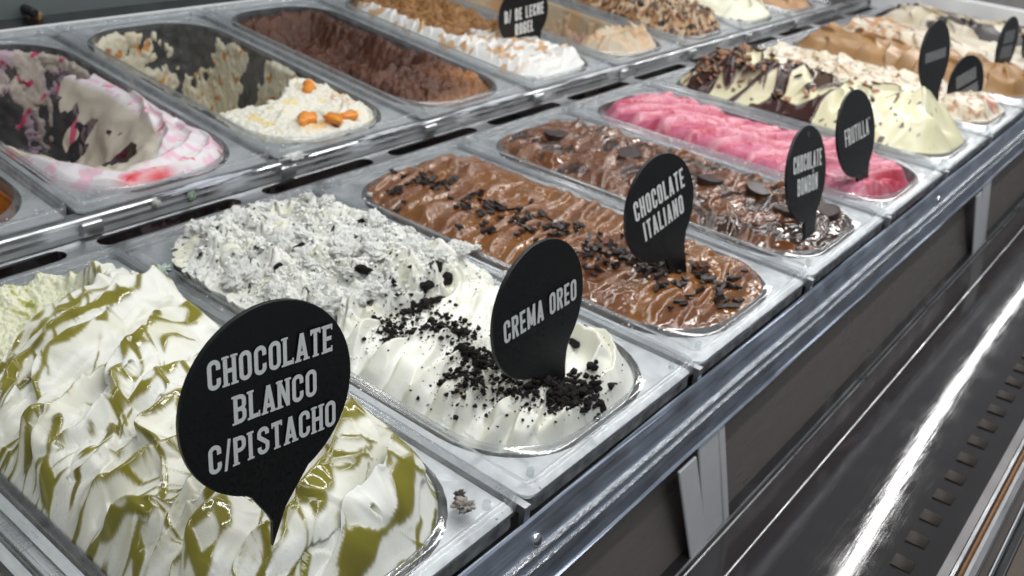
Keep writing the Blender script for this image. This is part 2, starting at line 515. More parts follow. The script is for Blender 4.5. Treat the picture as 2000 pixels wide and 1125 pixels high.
def build_field(name, row, k, label, mat, U, V, H, C, rough, bump, DU=None, DV=None, skirt=.05, keep=None, parent=None, group='ice creams in their pans'):
    nu, nv = U.shape
    DU = 0 if DU is None else DU; DV = 0 if DV is None else DV
    P = np.stack([U + DU, V + DV, H], -1).reshape(-1, 3)
    idx = np.arange(nu * nv).reshape(nu, nv)
    Q = np.stack([idx[:-1, :-1], idx[1:, :-1], idx[1:, 1:], idx[:-1, 1:]], -1).reshape(-1, 4)
    if keep is not None:
        kf = keep.reshape(-1)[Q].any(1); Q = Q[kf]
    col = C.reshape(-1, 3); ro = np.broadcast_to(rough, U.shape).reshape(-1); bu = np.broadcast_to(bump, U.shape).reshape(-1)
    if skirt and keep is None:
        per = np.concatenate([idx[:, 0], idx[-1, 1:], idx[-2::-1, -1], idx[0, -2:0:-1]])
        base = P[per]; allp = [P]; alc = [col]; alr = [ro]; alb = [bu]; prev = per; start = len(P); n = len(per)
        for j, dz in enumerate((.012, .03, skirt)):
            z = -.006 - dz
            t = (dz) / .105; s_ = .0015 + t * .011
            q = np.empty_like(base)
            q[:, 0] = CU + (np.clip((U.reshape(-1)[per] - CU) / HA, -1, 1)) * (HA - s_)
            q[:, 1] = CV + (np.clip((V.reshape(-1)[per] - CV) / HB, -1, 1)) * (HB - s_)
            q[:, 2] = np.minimum(z, base[:, 2] - .001 * (j + 1))
            cur = start + np.arange(n)
            allp.append(q)
            nz = fbm(q[:, 0] * 250, q[:, 1] * 250 + dz * 700, 3, 5)
            alc.append(col[per] * (1 - .25 * np.clip(nz, 0, 1))[:, None]); alr.append(ro[per]); alb.append(bu[per])
            a = prev; b = np.roll(prev, -1); c = np.roll(cur, -1); d = cur
            Q = np.concatenate([Q, np.stack([b, a, d, c], -1)])
            prev = cur; start += n
        P = np.concatenate(allp); col = np.concatenate(alc); ro = np.concatenate(alr); bu = np.concatenate(alb)
    ar = P[Q]
    dg = (np.linalg.norm(ar[:, 0] - ar[:, 2], axis=1) > 1e-7) & (np.linalg.norm(ar[:, 1] - ar[:, 3], axis=1) > 1e-7)
    Q = Q[dg]
    me = np_mesh(name, P, Q, col, ro, True, bu)
    o = link(name, me, mat, parent)
    if parent is None:
        o.location, o.rotation_euler = frame(row, k)
        tag(o, label, 'ice cream', group)
    return o


def hit(o_field, u, v):
    """surface height at local u, v"""
    U, V, H = o_field
    d = (U - u) ** 2 + (V - v) ** 2
    i = np.unravel_index(np.argmin(d), d.shape)
    return float(H[i])


def saw(U, V, seed, ang, sp, warp=((.010, 16), (.004, 45)), amp_f=14, step=.10, pw=1.4):
    """parallel whipped folds: smooth facets ending in a leaning lip; returns height 0..1, phase, fold id, along"""
    u, v = U, V
    for i, (wa, wf) in enumerate(warp):
        u, v = u + wa * perlin(u * wf, v * wf, seed + i), v + wa * perlin(u * wf, v * wf, seed + 20 + i)
    a = u * math.cos(ang) + v * math.sin(ang); b = -u * math.sin(ang) + v * math.cos(ang)
    ph = b / sp + .35 * perlin(a * 11, b * 20, seed + 7)
    x = ph - np.floor(ph); n = np.floor(ph)
    up = x > 1 - step
    n = np.where(up, n + 1, n)
    A = np.clip(.60 + .85 * perlin(n * 3.71 + .5, a * amp_f, seed + 3), .08, 1.25)
    h = np.where(up, sm((x - (1 - step)) / step), (1 - x / (1 - step)) ** pw)
    return h * A, x, n, a, A


def lobe(U, V, cu, cv, ru, rv=None, ang=0):
    rv = rv or ru
    x = (U - cu) * math.cos(ang) + (V - cv) * math.sin(ang); y = -(U - cu) * math.sin(ang) + (V - cv) * math.cos(ang)
    return np.exp(-((x / ru) ** 2 + (y / rv) ** 2))


WHITE = np.array([.74, .74, .68]); OLIVE = np.array([.205, .185, .024]); DOLIVE = np.array([.095, .080, .014])
PALE = np.array([.70, .68, .46])

# ================================================================== DISPLAY CASE
case = thing('display_case', 'steel ice cream counter frame that holds both rows of pans, with polished front rail', 'display case', (0, 0, -.2))
case.location = (0, 0, 0)
KF = range(-1, 10)
KB = range(-1, 9)
for k in KF:
    loc, rot = frame('front', k)
    p = link('support_plate', ME_PLATE, None, case); p.location = loc
for k in KB:
    loc, rot = frame('back', k)
    p = link('support_plate', ME_PLATE, None, case); p.location = loc; p.rotation_euler = rot
V, F = [], []
box_geo(-.0022, .0022, .003, .352, -.012, -.0072, V, F); box_geo(-.0022, .0022, -.0002, .003, -.026, -.0072, V, F)
ME_BAR = mesh('divider_bar', V, F); ME_BAR.materials.append(M_RAIL)
for k in range(0, 11):
    o = link('divider_bar', ME_BAR, None, case); o.location = (.17 * k, 0, .0005)
# polished front rail: a folded strip whose face leans outward
rail = [(.0002, -.022), (-.0004, -.0152), (-.0014, -.0145), (-.0022, -.0155), (-.0058, -.026), (-.0070, -.0300), (-.0100, -.0385), (-.0135, -.0490), (-.0150, -.0500), (-.0135, -.0512)]
M_FRONT = steel_mat('polished_front_steel', (.50, .56, .66), .36, (1, 16, 16), 24, var=.3, bump=.06, smudge=.22)
profile_x('front_rail', rail, -.5, 3.5, M_FRONT, case, seg=60, smooth=False, thick=.0008,
          wob=lambda x, j: .0005 * math.sin(x * 23 + j) + .0003 * math.sin(x * 61 + j * 2))
M_GLIT = steel_mat('iridescent_edge_steel', (.85, .88, .92), .14, (1, 1, 1), 620, var=.5, bump=1.0, smudge=.1)
for _q in M_GLIT.node_tree.nodes:
    if _q.type == 'BUMP': _q.inputs['Distance'].default_value = .004
_P2 = M_GLIT.node_tree.nodes['Principled BSDF']; _n = M_GLIT.node_tree.nodes.new('ShaderNodeTexNoise'); _n.inputs['Scale'].default_value = 330
_m = M_GLIT.node_tree.nodes.new('ShaderNodeMapRange'); _m.inputs['From Min'].default_value = .3; _m.inputs['From Max'].default_value = .7; _m.inputs['To Min'].default_value = 250; _m.inputs['To Max'].default_value = 900
M_GLIT.node_tree.links.new(_n.outputs[0], _m.inputs[0]); M_GLIT.node_tree.links.new(_m.outputs[0], _P2.inputs['Thin Film Thickness']); _P2.inputs['Thin Film IOR'].default_value = 1.6
_P2.inputs['Metallic'].default_value = .7
def strip_prof(y, z, r): return [(y + r * math.cos(a), z + r * math.sin(a) * 1.4) for a in np.linspace(0, 2 * math.pi, 9)[:-1]]
profile_x('rail_bead', strip_prof(-.0080, -.0310, .0016), -.5, 3.5, M_GLIT, case, closed=True, seg=400, smooth=True, wob=lambda x, j: .0005 * math.sin(x * 23 + 5) + .0002 * math.sin(x * 310 + j) * math.sin(x * 171))
profile_x('rail_bead', strip_prof(-.0102, -.0372, .0011), -.5, 3.5, M_GLIT, case, closed=True, seg=400, smooth=True, wob=lambda x, j: .0005 * math.sin(x * 23 + 6) + .0002 * math.sin(x * 280 + j) * math.sin(x * 151))
sv, sf = [], []
for r_, z_ in ((.0036, 0), (.0036, .0006), (.0030, .0014), (.0018, .0020), (.0006, .0022)):
    for q in range(18): sv.append((r_ * math.cos(q * math.pi / 9), r_ * math.sin(q * math.pi / 9), z_))
for i in range(4):
    for q in range(18): sf.append((i * 18 + q, i * 18 + (q + 1) % 18, (i + 1) * 18 + (q + 1) % 18, (i + 1) * 18 + q))
sf.append(tuple(72 + q for q in range(18)))
ME_SCREW = mesh('screw_head', sv, sf, True); ME_SCREW.materials.append(steel_mat('screw_steel', (.7, .72, .75), .15, bump=0, smudge=.05))
for x in (.172, .815, 1.46):
    o = link('screw_head', ME_SCREW, None, case); o.location = (x, -.0060, -.0252); o.rotation_euler = (math.radians(72), 0, 0)
M_TWALL = steel_mat('tank_wall_steel', (.30, .265, .25), .30, (1, 20, 20), 40, var=.5, metal=.45, bump=.25, smudge=.25)
# inner tank below the rail
profile_x('tank_wall', [(.008, -.046), (-.026, -.154)], -.6, 3.5, M_TWALL, case, thick=.002)
floor_prof = [(-.158, -.116)]
while floor_prof[-1][0] < .0105:
    y_, z_ = floor_prof[-1]; sl = min(max(.085 + 2.0 * (y_ + .110), .02), .42)
    floor_prof.append((y_ + .006, z_ - sl * .006))
def floor_z(y): return float(np.interp(y, [p[0] for p in floor_prof], [p[1] for p in floor_prof]))
M_FLOOR = steel_mat('dark_glossy_floor', (.034, .031, .032), .05, (1, 22, 22), 34, var=.6, metal=.1, bump=.06, smudge=.06)
profile_x('tank_floor', floor_prof, -.6, 3.5, M_FLOOR, case, seg=50, smooth=True,
          wob=lambda x, j: .0004 * math.sin(x * 5 + j * .3))
for (y, z, r) in ((-.0330, floor_z(-.033) + .0005, .0007), (-.0535, floor_z(-.0535) + .0005, .0006), (-.0290, floor_z(-.029) + .0005, .0010)):
    prof = [(y + r * math.cos(a), z + r * math.sin(a)) for a in np.linspace(0, 2 * math.pi, 7)[:-1]]
    profile_x('floor_bead', prof, -.6, 3.5, M_RAIL, case, closed=True)
# brackets that carry the front rail
V, F = [], []
def slant(x0, x1, y0, y1, z0, z1, lean):
    b = len(V); box_geo(x0, x1, y0, y1, z0, z1, V, F)
    for i in range(b, b + 4): V[i] = (V[i][0] + lean, V[i][1] - .020, V[i][2])
slant(0, .0215, -.0140, -.0120, -.157, -.0600, .020); slant(.0228, .0570, -.0125, -.0105, -.157, -.0500, .016); slant(.0480, .0500, -.0140, -.0125, -.157, -.054, .016)
ME_BRK = mesh('rail_bracket', V, F); ME_BRK.materials.append(M_BRACK)
for x in (.308, .965, 1.62):
    o = link('rail_bracket', ME_BRK, None, case); o.location = (x, 0, 0)
    m = o.modifiers.new('bevel', 'BEVEL'); m.width = .0006
# squares added next to the glass channel, standing in for a blurred reflection
V, F = [], []
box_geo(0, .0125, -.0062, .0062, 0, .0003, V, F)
M_TAB = steel_mat('reflection_tab_steel', (.055, .048, .043), .6, (1, 1, 1), 40, bump=.1)
ME_TAB = mesh('reflection_tab', V, F); ME_TAB.materials.append(M_TAB)
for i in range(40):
    o = link('reflection_tab', ME_TAB, None, case); o.location = (.22 + i * .0290, -.1345, floor_z(-.1345) + .0004)
M_TRIM = steel_mat('dim_trim_steel', (.30, .30, .31), .35, (1, 14, 14), 50)
# glass channel right under the camera
profile_x('glass_channel', [(-.1600, -.1160), (-.1600, -.034), (-.1606, -.030), (-.1650, -.030), (-.1652, -.034)], -.6, 3.5, M_PANEL, case)
profile_x('channel_lip', [(-.1655, -.036), (-.1655, -.0285), (-.1672, -.0280), (-.1680, -.0292), (-.1680, -.036)], -.6, 3.5, M_TRIM, case, closed=True)
profile_x('sealant_bead', [(-.1681, -.034), (-.1683, -.0300), (-.1695, -.0295), (-.1706, -.0302), (-.1707, -.034)], -.6, 3.5, M_RUST, case, closed=True, seg=160,
          wob=lambda x, j: .0004 * math.sin(x * 143) * math.sin(x * 71))
profile_x('outer_trim', [(-.1708, -.036), (-.1708, -.0285), (-.1725, -.0278), (-.1752, -.0282), (-.1756, -.036)], -.6, 3.5, M_TRIM, case, closed=True)
profile_x('wood_reflection_strip', [(-.1757, -.040), (-.1795, -.040), (-.1795, -.12)], -.6, 3.5, M_WOOD, case)  # brown strip painted in for the wood's reflection
profile_x('counter_bead', [(-.1800, -.10), (-.1800, -.040), (-.1808, -.040), (-.1808, -.10)], -.6, 3.5, M_BRACK, case, closed=True)
profile_x('shadow_gap', [(-.1815, -.2), (-.1815, -.06), (-.1860, -.06), (-.1860, -.2)], -.6, 3.5, M_BLACK, case)
profile_x('wood_top', [(-.1870, -.20), (-.1870, -.050), (-.30, -.050)], -.6, 3.5, M_WOOD, case)
# middle rail between the two rows
profile_x('middle_rail', [(.402, .0040), (.3915, .0040), (.3903, .0048), (.3896, .0040), (.3900, .0012), (.3922, -.0030), (.3922, -.0062), (.3912, -.0098)], -.6, 3.5, M_RAIL, case, thick=.0006, smooth=False)
# slotted shelf: strips left around real slots
V, F = [], []
sy0, sy1 = .3712, .3868
box_geo(-.6, 3.5, .3525, sy0, -.0122, -.0105, V, F); box_geo(-.6, 3.5, sy1, .3935, -.0122, -.0105, V, F)
x = .171 - .1395 * 5
slots = []
while x < 2.2:
    slots.append((x, x + .117)); x += .1395
ME = None
px = -.6
for a, b in slots:
    # web between slots with rounded slot ends
    n = 6; hw = (sy1 - sy0) / 2; cy = (sy0 + sy1) / 2
    left = None if True else [(px - hw * math.cos(t) * (1 if px > -.59 else 0) + hw * (1 if px > -.59 else 0) * 0, cy + hw * math.sin(t)) for t in np.linspace(-math.pi / 2, math.pi / 2, n)] if False else None
    A = [(px + (hw * (math.cos(t) - 1) if px > -.59 else 0), cy + hw * math.sin(t)) for t in np.linspace(-math.pi / 2, math.pi / 2, n)]
    B = [(a + hw - hw * math.cos(t), cy + hw * math.sin(t)) for t in np.linspace(-math.pi / 2, math.pi / 2, n)]
    bs = len(V)
    for (x1, y1), (x2, y2) in zip(A, B):
        V += [(x1, y1, -.0105), (x2, y2, -.0105)]
    for i in range(n - 1): F.append((bs + 2 * i, bs + 2 * i + 1, bs + 2 * i + 3, bs + 2 * i + 2))
    px = b
link('slotted_shelf', mesh('slotted_shelf', V, F), M_RAIL, case)
profile_x('duct_floor', [(.35, -.05), (.42, -.05)], -.6, 3.5, solid_mat('duct_dark', (.075, .045, .052), .4), case)
V, F = [], []
box_geo(0, .016, .3878, .3925, -.0088, .0012, V, F)
ME_CLIP = mesh('rail_clip', V, F); ME_CLIP.materials.append(M_RAIL)
for k in range(0, 10):
    o = link('rail_clip', ME_CLIP, None, case); o.location = (.17 * k - .004, 0, 0)
    m = o.modifiers.new('bevel', 'BEVEL'); m.width = .0008
# back rail and wall behind the second row
yb = .394 + .353
profile_x('back_rail', [(yb - .001, .030), (yb - .001, .0405), (yb + .0005, .0415), (yb + .002, .0405), (yb + .002, .030)], -.6, 3.5, M_BRACK, case, closed=True)
profile_x('back_gutter', [(yb + .002, .0385), (yb + .048, .0385)], -.6, 3.5, solid_mat('gutter_black', (.012, .012, .013), .25), case)
M_WALL = steel_mat('green_grey_wall_steel', (.20, .23, .23), .45, (1, 8, 8), 20, metal=.6)
profile_x('back_wall', [(yb + .048, .034), (yb + .051, .20), (yb + .051, .4)], -.6, 3.5, M_WALL, case)
V, F = [], []
cyl_geo(V, F, .0052, .0044, 0, .022, 20, bev=.0012)
ko = link('wall_knob', mesh('wall_knob', V, F, False), solid_mat('black_rubber', (.012, .012, .012), .4), case)
ko.location = (.338, yb + .050, .0465); ko.rotation_euler = (math.radians(90), 0, 0)
# tank bottom and the far end panel
link('tank_bottom', mesh('tank_bottom', [(-.6, .013, -.19), (3.5, .013, -.19), (3.5, .8, -.19), (-.6, .8, -.19)], [(0, 1, 2, 3)]), solid_mat('tank_grey', (.14, .132, .13), .5), case)
profile_x('tank_back', [(.7945, -.19), (.7945, .0340)], -.6, 3.5, M_DARK, case)
profile_x('tank_side', [(.36, -.19), (.36, -.03)], -.6, 3.5, M_DARK, case)
box('end_panel', 1.735, 1.75, -.002, .80, -.16, .16, M_PANEL, case, .002)
box('end_ledge', 1.704, 1.734, -.002, .39, -.03, .030, M_BRACK, case, .001)
box('far_side_wall', 3.5, 3.52, -.5, 1.2, -.5, .6, M_PANEL, case)

# ================================================================== PANS
front_labels = {
    -1: 'clear pan at the near left corner of the front row, mostly out of view',
    0: 'clear pan holding the tall white mound with olive green pistachio ribbons',
    1: 'clear pan holding the white ice cream with black cookie crumbs',
    2: 'clear pan holding the milk chocolate ice cream strewn with chocolate flakes',
    3: 'clear pan holding the dark glossy chocolate ice cream with round chocolate discs',
    4: 'clear pan holding the pink strawberry ice cream',
    5: 'clear pan under the tall pale yellow mound with dark chocolate ribbons',
    6: 'clear pan of speckled cream just behind the pale yellow mound, with the tilted sign',
    7: 'clear pan holding the light caramel brown ice cream',
    8: 'clear pan holding the cream and caramel ice cream next to the dark swirled one',
    9: 'clear pan at the far end of the front row with dark swirled cream'}
back_labels = {
    -1: 'clear pan at the near end of the back row, out of view at left',
    0: 'clear pan in the back row with amber caramel at the left edge',
    1: 'clear pan nearly scraped empty with pink and white cream left at its front',
    2: 'clear pan nearly scraped empty with orange fruit pieces left at its front',
    3: 'clear pan of rough dark chocolate ice cream in the back row',
    4: 'clear pan of brown caramel ice cream topped with white meringue',
    5: 'clear pan with blotches of beige ice cream left on its walls',
    6: 'clear pan topped with nuts and chocolate bits in the back row',
    7: 'clear pan of plain pale cream at the top edge of the photo',
    8: 'clear pan at the far end of the back row, past the plain pale cream'}
for k in KF: pan('front', k, front_labels[k])
for k in KB: pan('back', k, back_labels[k])

# ================================================================== FRONT ROW
# ---- pistachio cream
U, V, D = field(300, 640)
wu = U + .007 * fbm(U * 20, V * 20, 2, 1); wv = V + .007 * fbm(U * 20, V * 20, 2, 9)
L1 = []
RIDGES = [
    ([(.046, .24), (.074, .251), (.102, .26), (.119, .261)], .03, .012),
    ([(.010, .205), (.032, .213), (.049, .227), (.07, .228), (.092, .228), (.124, .236), (.150, .250)], .035, .017),
    ([(.03, .161), (.037, .186), (.047, .205), (.061, .216), (.087, .219), (.112, .236)], .028, .014),
    ([(.056, .151), (.066, .175), (.087, .186), (.111, .197), (.147, .206)], .034, .018),
    ([(.005, .124), (.013, .143), (.024, .161), (.042, .175)], .026, .011),
    ([(.051, .161), (.076, .16), (.1, .167), (.120, .160)], .022, .010),
    ([(.04, .098), (.057, .118), (.055, .138), (.074, .139), (.090, .146)], .026, .013),
    ([(.020, .110), (.015, .112), (.026, .103), (.040, .089)], .02, .009),
    ([(.011, .053), (.027, .054), (.049, .063), (.066, .077)], .03, .015),
    ([(.035, .073), (.031, .081), (.04, .089), (.062, .095), (.095, .110)], .024, .012),
    ([(.029, .035), (.049, .043), (.064, .044), (.089, .049), (.12, .063), (.146, .075)], .028, .017),
    ([(.049, .014), (.069, .022), (.093, .027), (.114, .028), (.140, .046)], .026, .016),
    ([(.062, .004), (.089, .008), (.115, .014), (.138, .032)], .02, .012),
    ([(.01, .165), (.029, .177), (.044, .184)], .024, .010),
    ([(.080, .105), (.105, .118), (.128, .125), (.150, .140)], .030, .014),
    ([(.075, .080), (.100, .085), (.125, .095), (.150, .105)], .026, .013)]
for P_, w_, a_ in RIDGES:
    L1.append(dict(p=P_, w=w_ * .8, a=a_ * .95, e0=.5, e1=.12, lift=.35, drop=.0050, pw=1.3))
H, X, T, SS, NX, NY, ID = strokes(wu, wv, L1)
vline = .246 + .25 * (U - .05)
scoop = sm((V - vline + .004 * perlin(U * 90, V * 90, 3)) / .010) * sm((.126 - U) / .014)
mound = -.005 + .017 * np.sin(np.clip(D / .036, 0, 1) * math.pi / 2) ** .8 + .007 * fbm(U * 17, V * 17, 2, 4) * sm(D / .03) - .006 * sm((.06 - V) / .06)
hs, xs, ns, as_, As = saw(U, V, 5, .30, .021, ((.026, 10), (.010, 27), (.003, 75)), step=.14, pw=1.5)
h2, x2, n2, a2, A2 = saw(U, V, 15, .75, .026, ((.016, 16), (.007, 42), (.002, 90)), step=.14)
h3, x3, n3, a3, A3 = saw(U, V, 25, .45, .0105, ((.014, 18), (.005, 50)), step=.25)
Hs = .0115 * hs + .0062 * h2 + .0030 * h3 * A3
e_ = sm(D / .016)
tot = np.maximum(H, Hs * .8); tot = tot + .25 * np.minimum(H, Hs)
isH = H > Hs * .8
lat_ = np.where(isH, T, np.where(xs > .84, xs - 1, xs)); alo = np.where(isH, SS, as_); nid = np.where(isH, ID + 40, ns)
comb = perlin(lat_ * 55, alo * 10, 7) * sm((lat_ - .10) / .2) * sm((.9 - lat_) / .3)
tips = sum(h_ * np.exp(-np.hypot(U - a_, V - b_) / w_) for a_, b_, h_, w_ in ((.146, .246, .014, .007), (.112, .238, .009, .006), (.136, .036, .012, .007), (.122, .262, .010, .007), (.030, .215, .006, .005), (.088, .150, .007, .006)))
Z = mound + tips * sm(D / .008) + tot * e_ + .00006 * comb + .0005 * perlin(U * 130, V * 130, 77)
rnd = perlin(nid * 3.7 + .3, alo * 22, 5)
edge_n = .10 * perlin(U * 90, V * 90, 8)
sauce = sm((.01 + .10 * np.clip(rnd, -.2, 1) + .6 * edge_n - np.abs(lat_ - .03)) / .018) * sm((rnd + .26) / .06)
sauce2 = sm((.07 + .05 * perlin(U * 60, V * 60, 2) - np.abs(x2 - .12 - .2 * perlin(a2 * 30, n2, 3))) / .015) * sm((perlin(a2 * 22, n2 * 1.7, 44) + .02) / .1)
sauce3 = sm((.10 + .08 * perlin(U * 60, V * 60, 3) - np.abs(x3 - .10)) / .05) * sm((perlin(a3 * 26, n3 * 1.7, 54) - .22) / .08)
RB = []
R4 = random.Random(31)
for P_, w_, a_ in RIDGES:
    j = R4.uniform(-.003, .003); RB.append(([(a + j, b - .0015 + j) for a, b in P_], R4.uniform(.0016, .0030)))
for i in range(84):
    a, b = R4.uniform(.012, .150), R4.uniform(.015, .30); P_ = [(a, b)]; n_ = R4.randrange(9, 26); sg = R4.choice((-1, 1))
    for q in range(n_):
        an = .42 + 1.3 * float(perlin(np.array(a * 15.0), np.array(b * 15.0), 61)) + .3 * float(perlin(np.array(a * 55.0), np.array(b * 55.0), 62))
        a += sg * .0045 * math.cos(an); b += sg * .0045 * math.sin(an); P_.append((a, b))
    RB.append((P_, R4.choice((.0006, .0009, .0013, .0019))))
rsc = np.zeros(U.shape); rbz = np.zeros(U.shape)
jit = .0006 * perlin(U * 140, V * 140, 71)
for P_, w_ in RB:
    Q = np.asarray(P_, float); d_ = np.r_[0, np.cumsum(np.hypot(*np.diff(Q, axis=0).T))]; t_ = np.linspace(0, d_[-1], max(12, int(d_[-1] / .0025)))
    Q = np.c_[np.interp(t_, d_, Q[:, 0]), np.interp(t_, d_, Q[:, 1])]
    for _ in range(4): Q[1:-1] = (Q[:-2] + 2 * Q[1:-1] + Q[2:]) / 4
    mk = (U > Q[:, 0].min() - .006) & (U < Q[:, 0].max() + .006) & (V > Q[:, 1].min() - .006) & (V < Q[:, 1].max() + .006)
    if not mk.any(): continue
    u_ = U[mk]; v_ = V[mk]; bd_ = np.full(u_.shape, 1e9); sb = np.zeros(u_.shape)
    for i in range(len(Q) - 1):
        sx, sy = Q[i + 1] - Q[i]; l2 = sx * sx + sy * sy + 1e-12
        a_ = np.clip(((u_ - Q[i, 0]) * sx + (v_ - Q[i, 1]) * sy) / l2, 0, 1)
        dd = np.hypot(u_ - Q[i, 0] - a_ * sx, v_ - Q[i, 1] - a_ * sy); bb = dd < bd_
        bd_[bb] = dd[bb]; sb[bb] = ((i + a_) / (len(Q) - 1))[bb]
    wl = w_ * (np.sin(np.clip(sb, .02, .98) * math.pi) ** .6) * (.75 + .45 * np.sin(sb * 17 + w_ * 9000)) + jit[mk]
    m_ = sm((wl - bd_) / .0003); z_ = np.sqrt(np.clip(1 - (bd_ / np.maximum(wl, 1e-5)) ** 2, 0, 1)) * np.clip(wl, 0, .004) * .38
    rsc[mk] = np.maximum(rsc[mk], m_); rbz[mk] = np.maximum(rbz[mk], z_)
sc = np.clip(np.maximum(np.maximum(np.maximum(sauce, sauce2 * .0), sauce3), rsc), 0, 1)
Z = Z + rbz * (1 - .0 * sc)
Z = Z + .0004 * sm(sc) * (.6 + .8 * perlin(U * 70, V * 70, 19)) - .0003
tint = sm((comb * .9 + .9 * perlin(U * 26, V * 40, 12) + .0) * 1.1) * .40
C = mixc(np.broadcast_to(WHITE, U.shape + (3,)), PALE, tint)
halo = sm((.22 + .3 * np.clip(rnd, -.2, 1) + edge_n - np.abs(lat_ - .08)) / .22) * sm((rnd + .25) / .2)
C = mixc(C, np.array([.52, .47, .24]), halo * .22)
strk = sm((.05 - np.abs(perlin(lat_ * 7 + 3, alo * 14, 91) - .12)) / .03) * sm((perlin(U * 40, V * 40, 92) + .1) * 4) * (1 - sc)
C = mixc(C, np.array([.38, .35, .10]), strk * .35)
C = mixc(C, OLIVE, sc)
C = mixc(C, DOLIVE, sc * sm(perlin(U * 60, V * 60, 3) * 1.4) * .55)
scz = -.006 + .003 * fbm(U * 60, V * 60, 3, 2) + .003 * billow(U * 200, V * 200, 2, 6) + .006 * sm((V - .30) / .03)
crust = fbm(U * 130, V * 130, 4, 15)
Cs = mixc(np.broadcast_to(np.array([.74, .74, .56]), U.shape + (3,)), np.array([.33, .34, .05]), sm((crust - .0) * 3) * sm((fbm(U * 24, V * 24, 2, 2) + .25) * 2.5))
C = mixc(C, Cs, scoop)
Z = Z * (1 - scoop) + scz * scoop
RG = .38 * (1 - sc) + .10 * sc; RG = RG * (1 - scoop) + .6 * scoop
lean_ = tot * e_ * np.exp(-(lat_ / .20) ** 2) * (1 - scoop)
C = .5 * C + .5 * blur(C, 1)
build_field('ice_cream', 'front', 0, 'tall white whipped ice cream mound with olive green pistachio sauce ribbons, nearest the camera', M_WHITE,
            U, V, Z, C, RG, .25 * (1 - sc) + .1 + scoop * 1.2, -math.sin(.3) * .45 * lean_, math.cos(.3) * .45 * lean_)
F_PIST = (U, V, Z)

# ---- cookies and cream
U, V, D = field(300, 640)
wu = U + .006 * fbm(U * 22, V * 22, 3, 1); wv = V + .006 * fbm(U * 22, V * 22, 3, 9)
L2 = rand_strokes(9, 15, .05, .25, .09, .020, .006, (.02, .15, .02, .15))
for P_, w_, a_ in [
    ([(.012, .156), (.048, .148), (.086, .146), (.145, .150)], .020, .008),
    ([(.011, .133), (.049, .129), (.088, .128), (.135, .136)], .020, .009),
    ([(.014, .113), (.035, .118), (.07, .117), (.125, .119)], .018, .008),
    ([(.013, .095), (.042, .099), (.071, .092)], .017, .008),
    ([(.013, .078), (.032, .082), (.063, .074), (.090, .075)], .017, .008),
    ([(.014, .060), (.030, .066), (.06, .062), (.090, .060)], .016, .008),
    ([(.022, .042), (.041, .047), (.063, .041), (.085, .043)], .016, .008),
    ([(.036, .026), (.055, .024), (.080, .020), (.105, .022), (.130, .034), (.143, .056), (.146, .085)], .014, .010),
    ([(.089, .034), (.110, .034), (.126, .050), (.128, .075), (.135, .095)], .018, .012),
    ([(.092, .060), (.106, .064), (.115, .082), (.118, .10)], .016, .008)]:
    L2.append(dict(p=P_, w=w_, a=a_, e0=.2, e1=.2, drop=.003, pw=1.3))
H, X, T, SS, NX, NY, ID = strokes(wu, wv, L2)
comb = perlin(T * 40, SS * 20, 7) * sm((T - .1) / .2)
smooth_z = -.010 + .007 * sm(D / .02) + 1.25 * H * sm(D / .008 + .2) + .0055 * saw(U, V, 33, .35, .016, ((.010, 16), (.004, 45)), step=.2)[0] * sm(D / .012) + .00012 * comb
rm = sm((V - (.158 - .10 * (U - .05) + .012 * fbm(U * 40, V * 40, 3, 3))) / .016)
lump = np.clip(billow(U * 48, V * 48, 2, 4), 0, 1.2); lump2 = billow(U * 130, V * 130, 2, 14); fine = billow(U * 500, V * 500, 2, 24)
hole = lobe(U, V, .085, .262, .020, .016) + .8 * lobe(U, V, .100, .30, .018, .014) + .5 * lobe(U, V, .05, .20, .02, .01)
pat_ = sm((fbm(U * 38, V * 38, 2, 99) + .35) * 1.6)
rough_z = .000 + .013 * sm(D / .026) - .012 * hole + .0115 * (lump - .35) * sm(D / .02) - .006 * sm((.10 - np.abs(fbm(U * 42, V * 42, 2, 123))) / .10) * sm(D / .02) + .0038 * lump2 * pat_ + .00055 * fine * (.4 + .6 * pat_) + .010 * lobe(U, V, .10, .185, .04, .02) - .006 * sm((.045 - U) / .03) * sm((.26 - V) / .05)
Z = smooth_z * (1 - rm) + rough_z * rm
spk = fbm(U * 420, V * 420, 3, 41); dust = fbm(U * 55, V * 55, 3, 51)
C = mixc(np.broadcast_to(np.array([.74, .74, .68]), U.shape + (3,)), np.array([.72, .72, .52]), sm(perlin(U * 40, V * 40, 61) * 1.3) * rm * .7)
C = mixc(C, np.array([.78, .77, .60]), (1 - rm) * sm((.6 - T) * 1.0) * .5)
C = mixc(C, np.array([.56, .56, .57]), rm * sm((dust + .0) * 2.6) * sm((spk + .25) * 1.4) * .8)
dark = sm((spk - .78 + .26 * sm(dust * 2)) / .08)
C = mixc(C, np.array([.02, .016, .018]), np.clip(dark * (rm + .12 * (1 - rm)), 0, 1))
big = sm((fbm(U * 150, V * 150, 2, 71) - .58) / .06) * sm((dust + .1) * 3)
C = mixc(C, np.array([.02, .016, .018]), big * rm)
trail = sum(lobe(U, V, a_, b_, .010) for a_, b_ in ((.07, .148), (.066, .122), (.062, .095), (.045, .08), (.064, .062), (.070, .045), (.078, .025)))
C = mixc(C, np.array([.16, .14, .14]), np.clip(trail, 0, 1) * (1 - rm) * sm((fbm(U * 160, V * 160, 3, 4) + .0) * 2) * .55)
Z = Z + big * rm * .0006
out = rm * sm((.010 - D) / .010) * (.5 + lump)
nxo = np.sign(U - CU) * sm((np.abs(U - CU) - .04) / .03); nyo = sm((V - .30) / .03)
OVL = sm((V - .20) / .06)
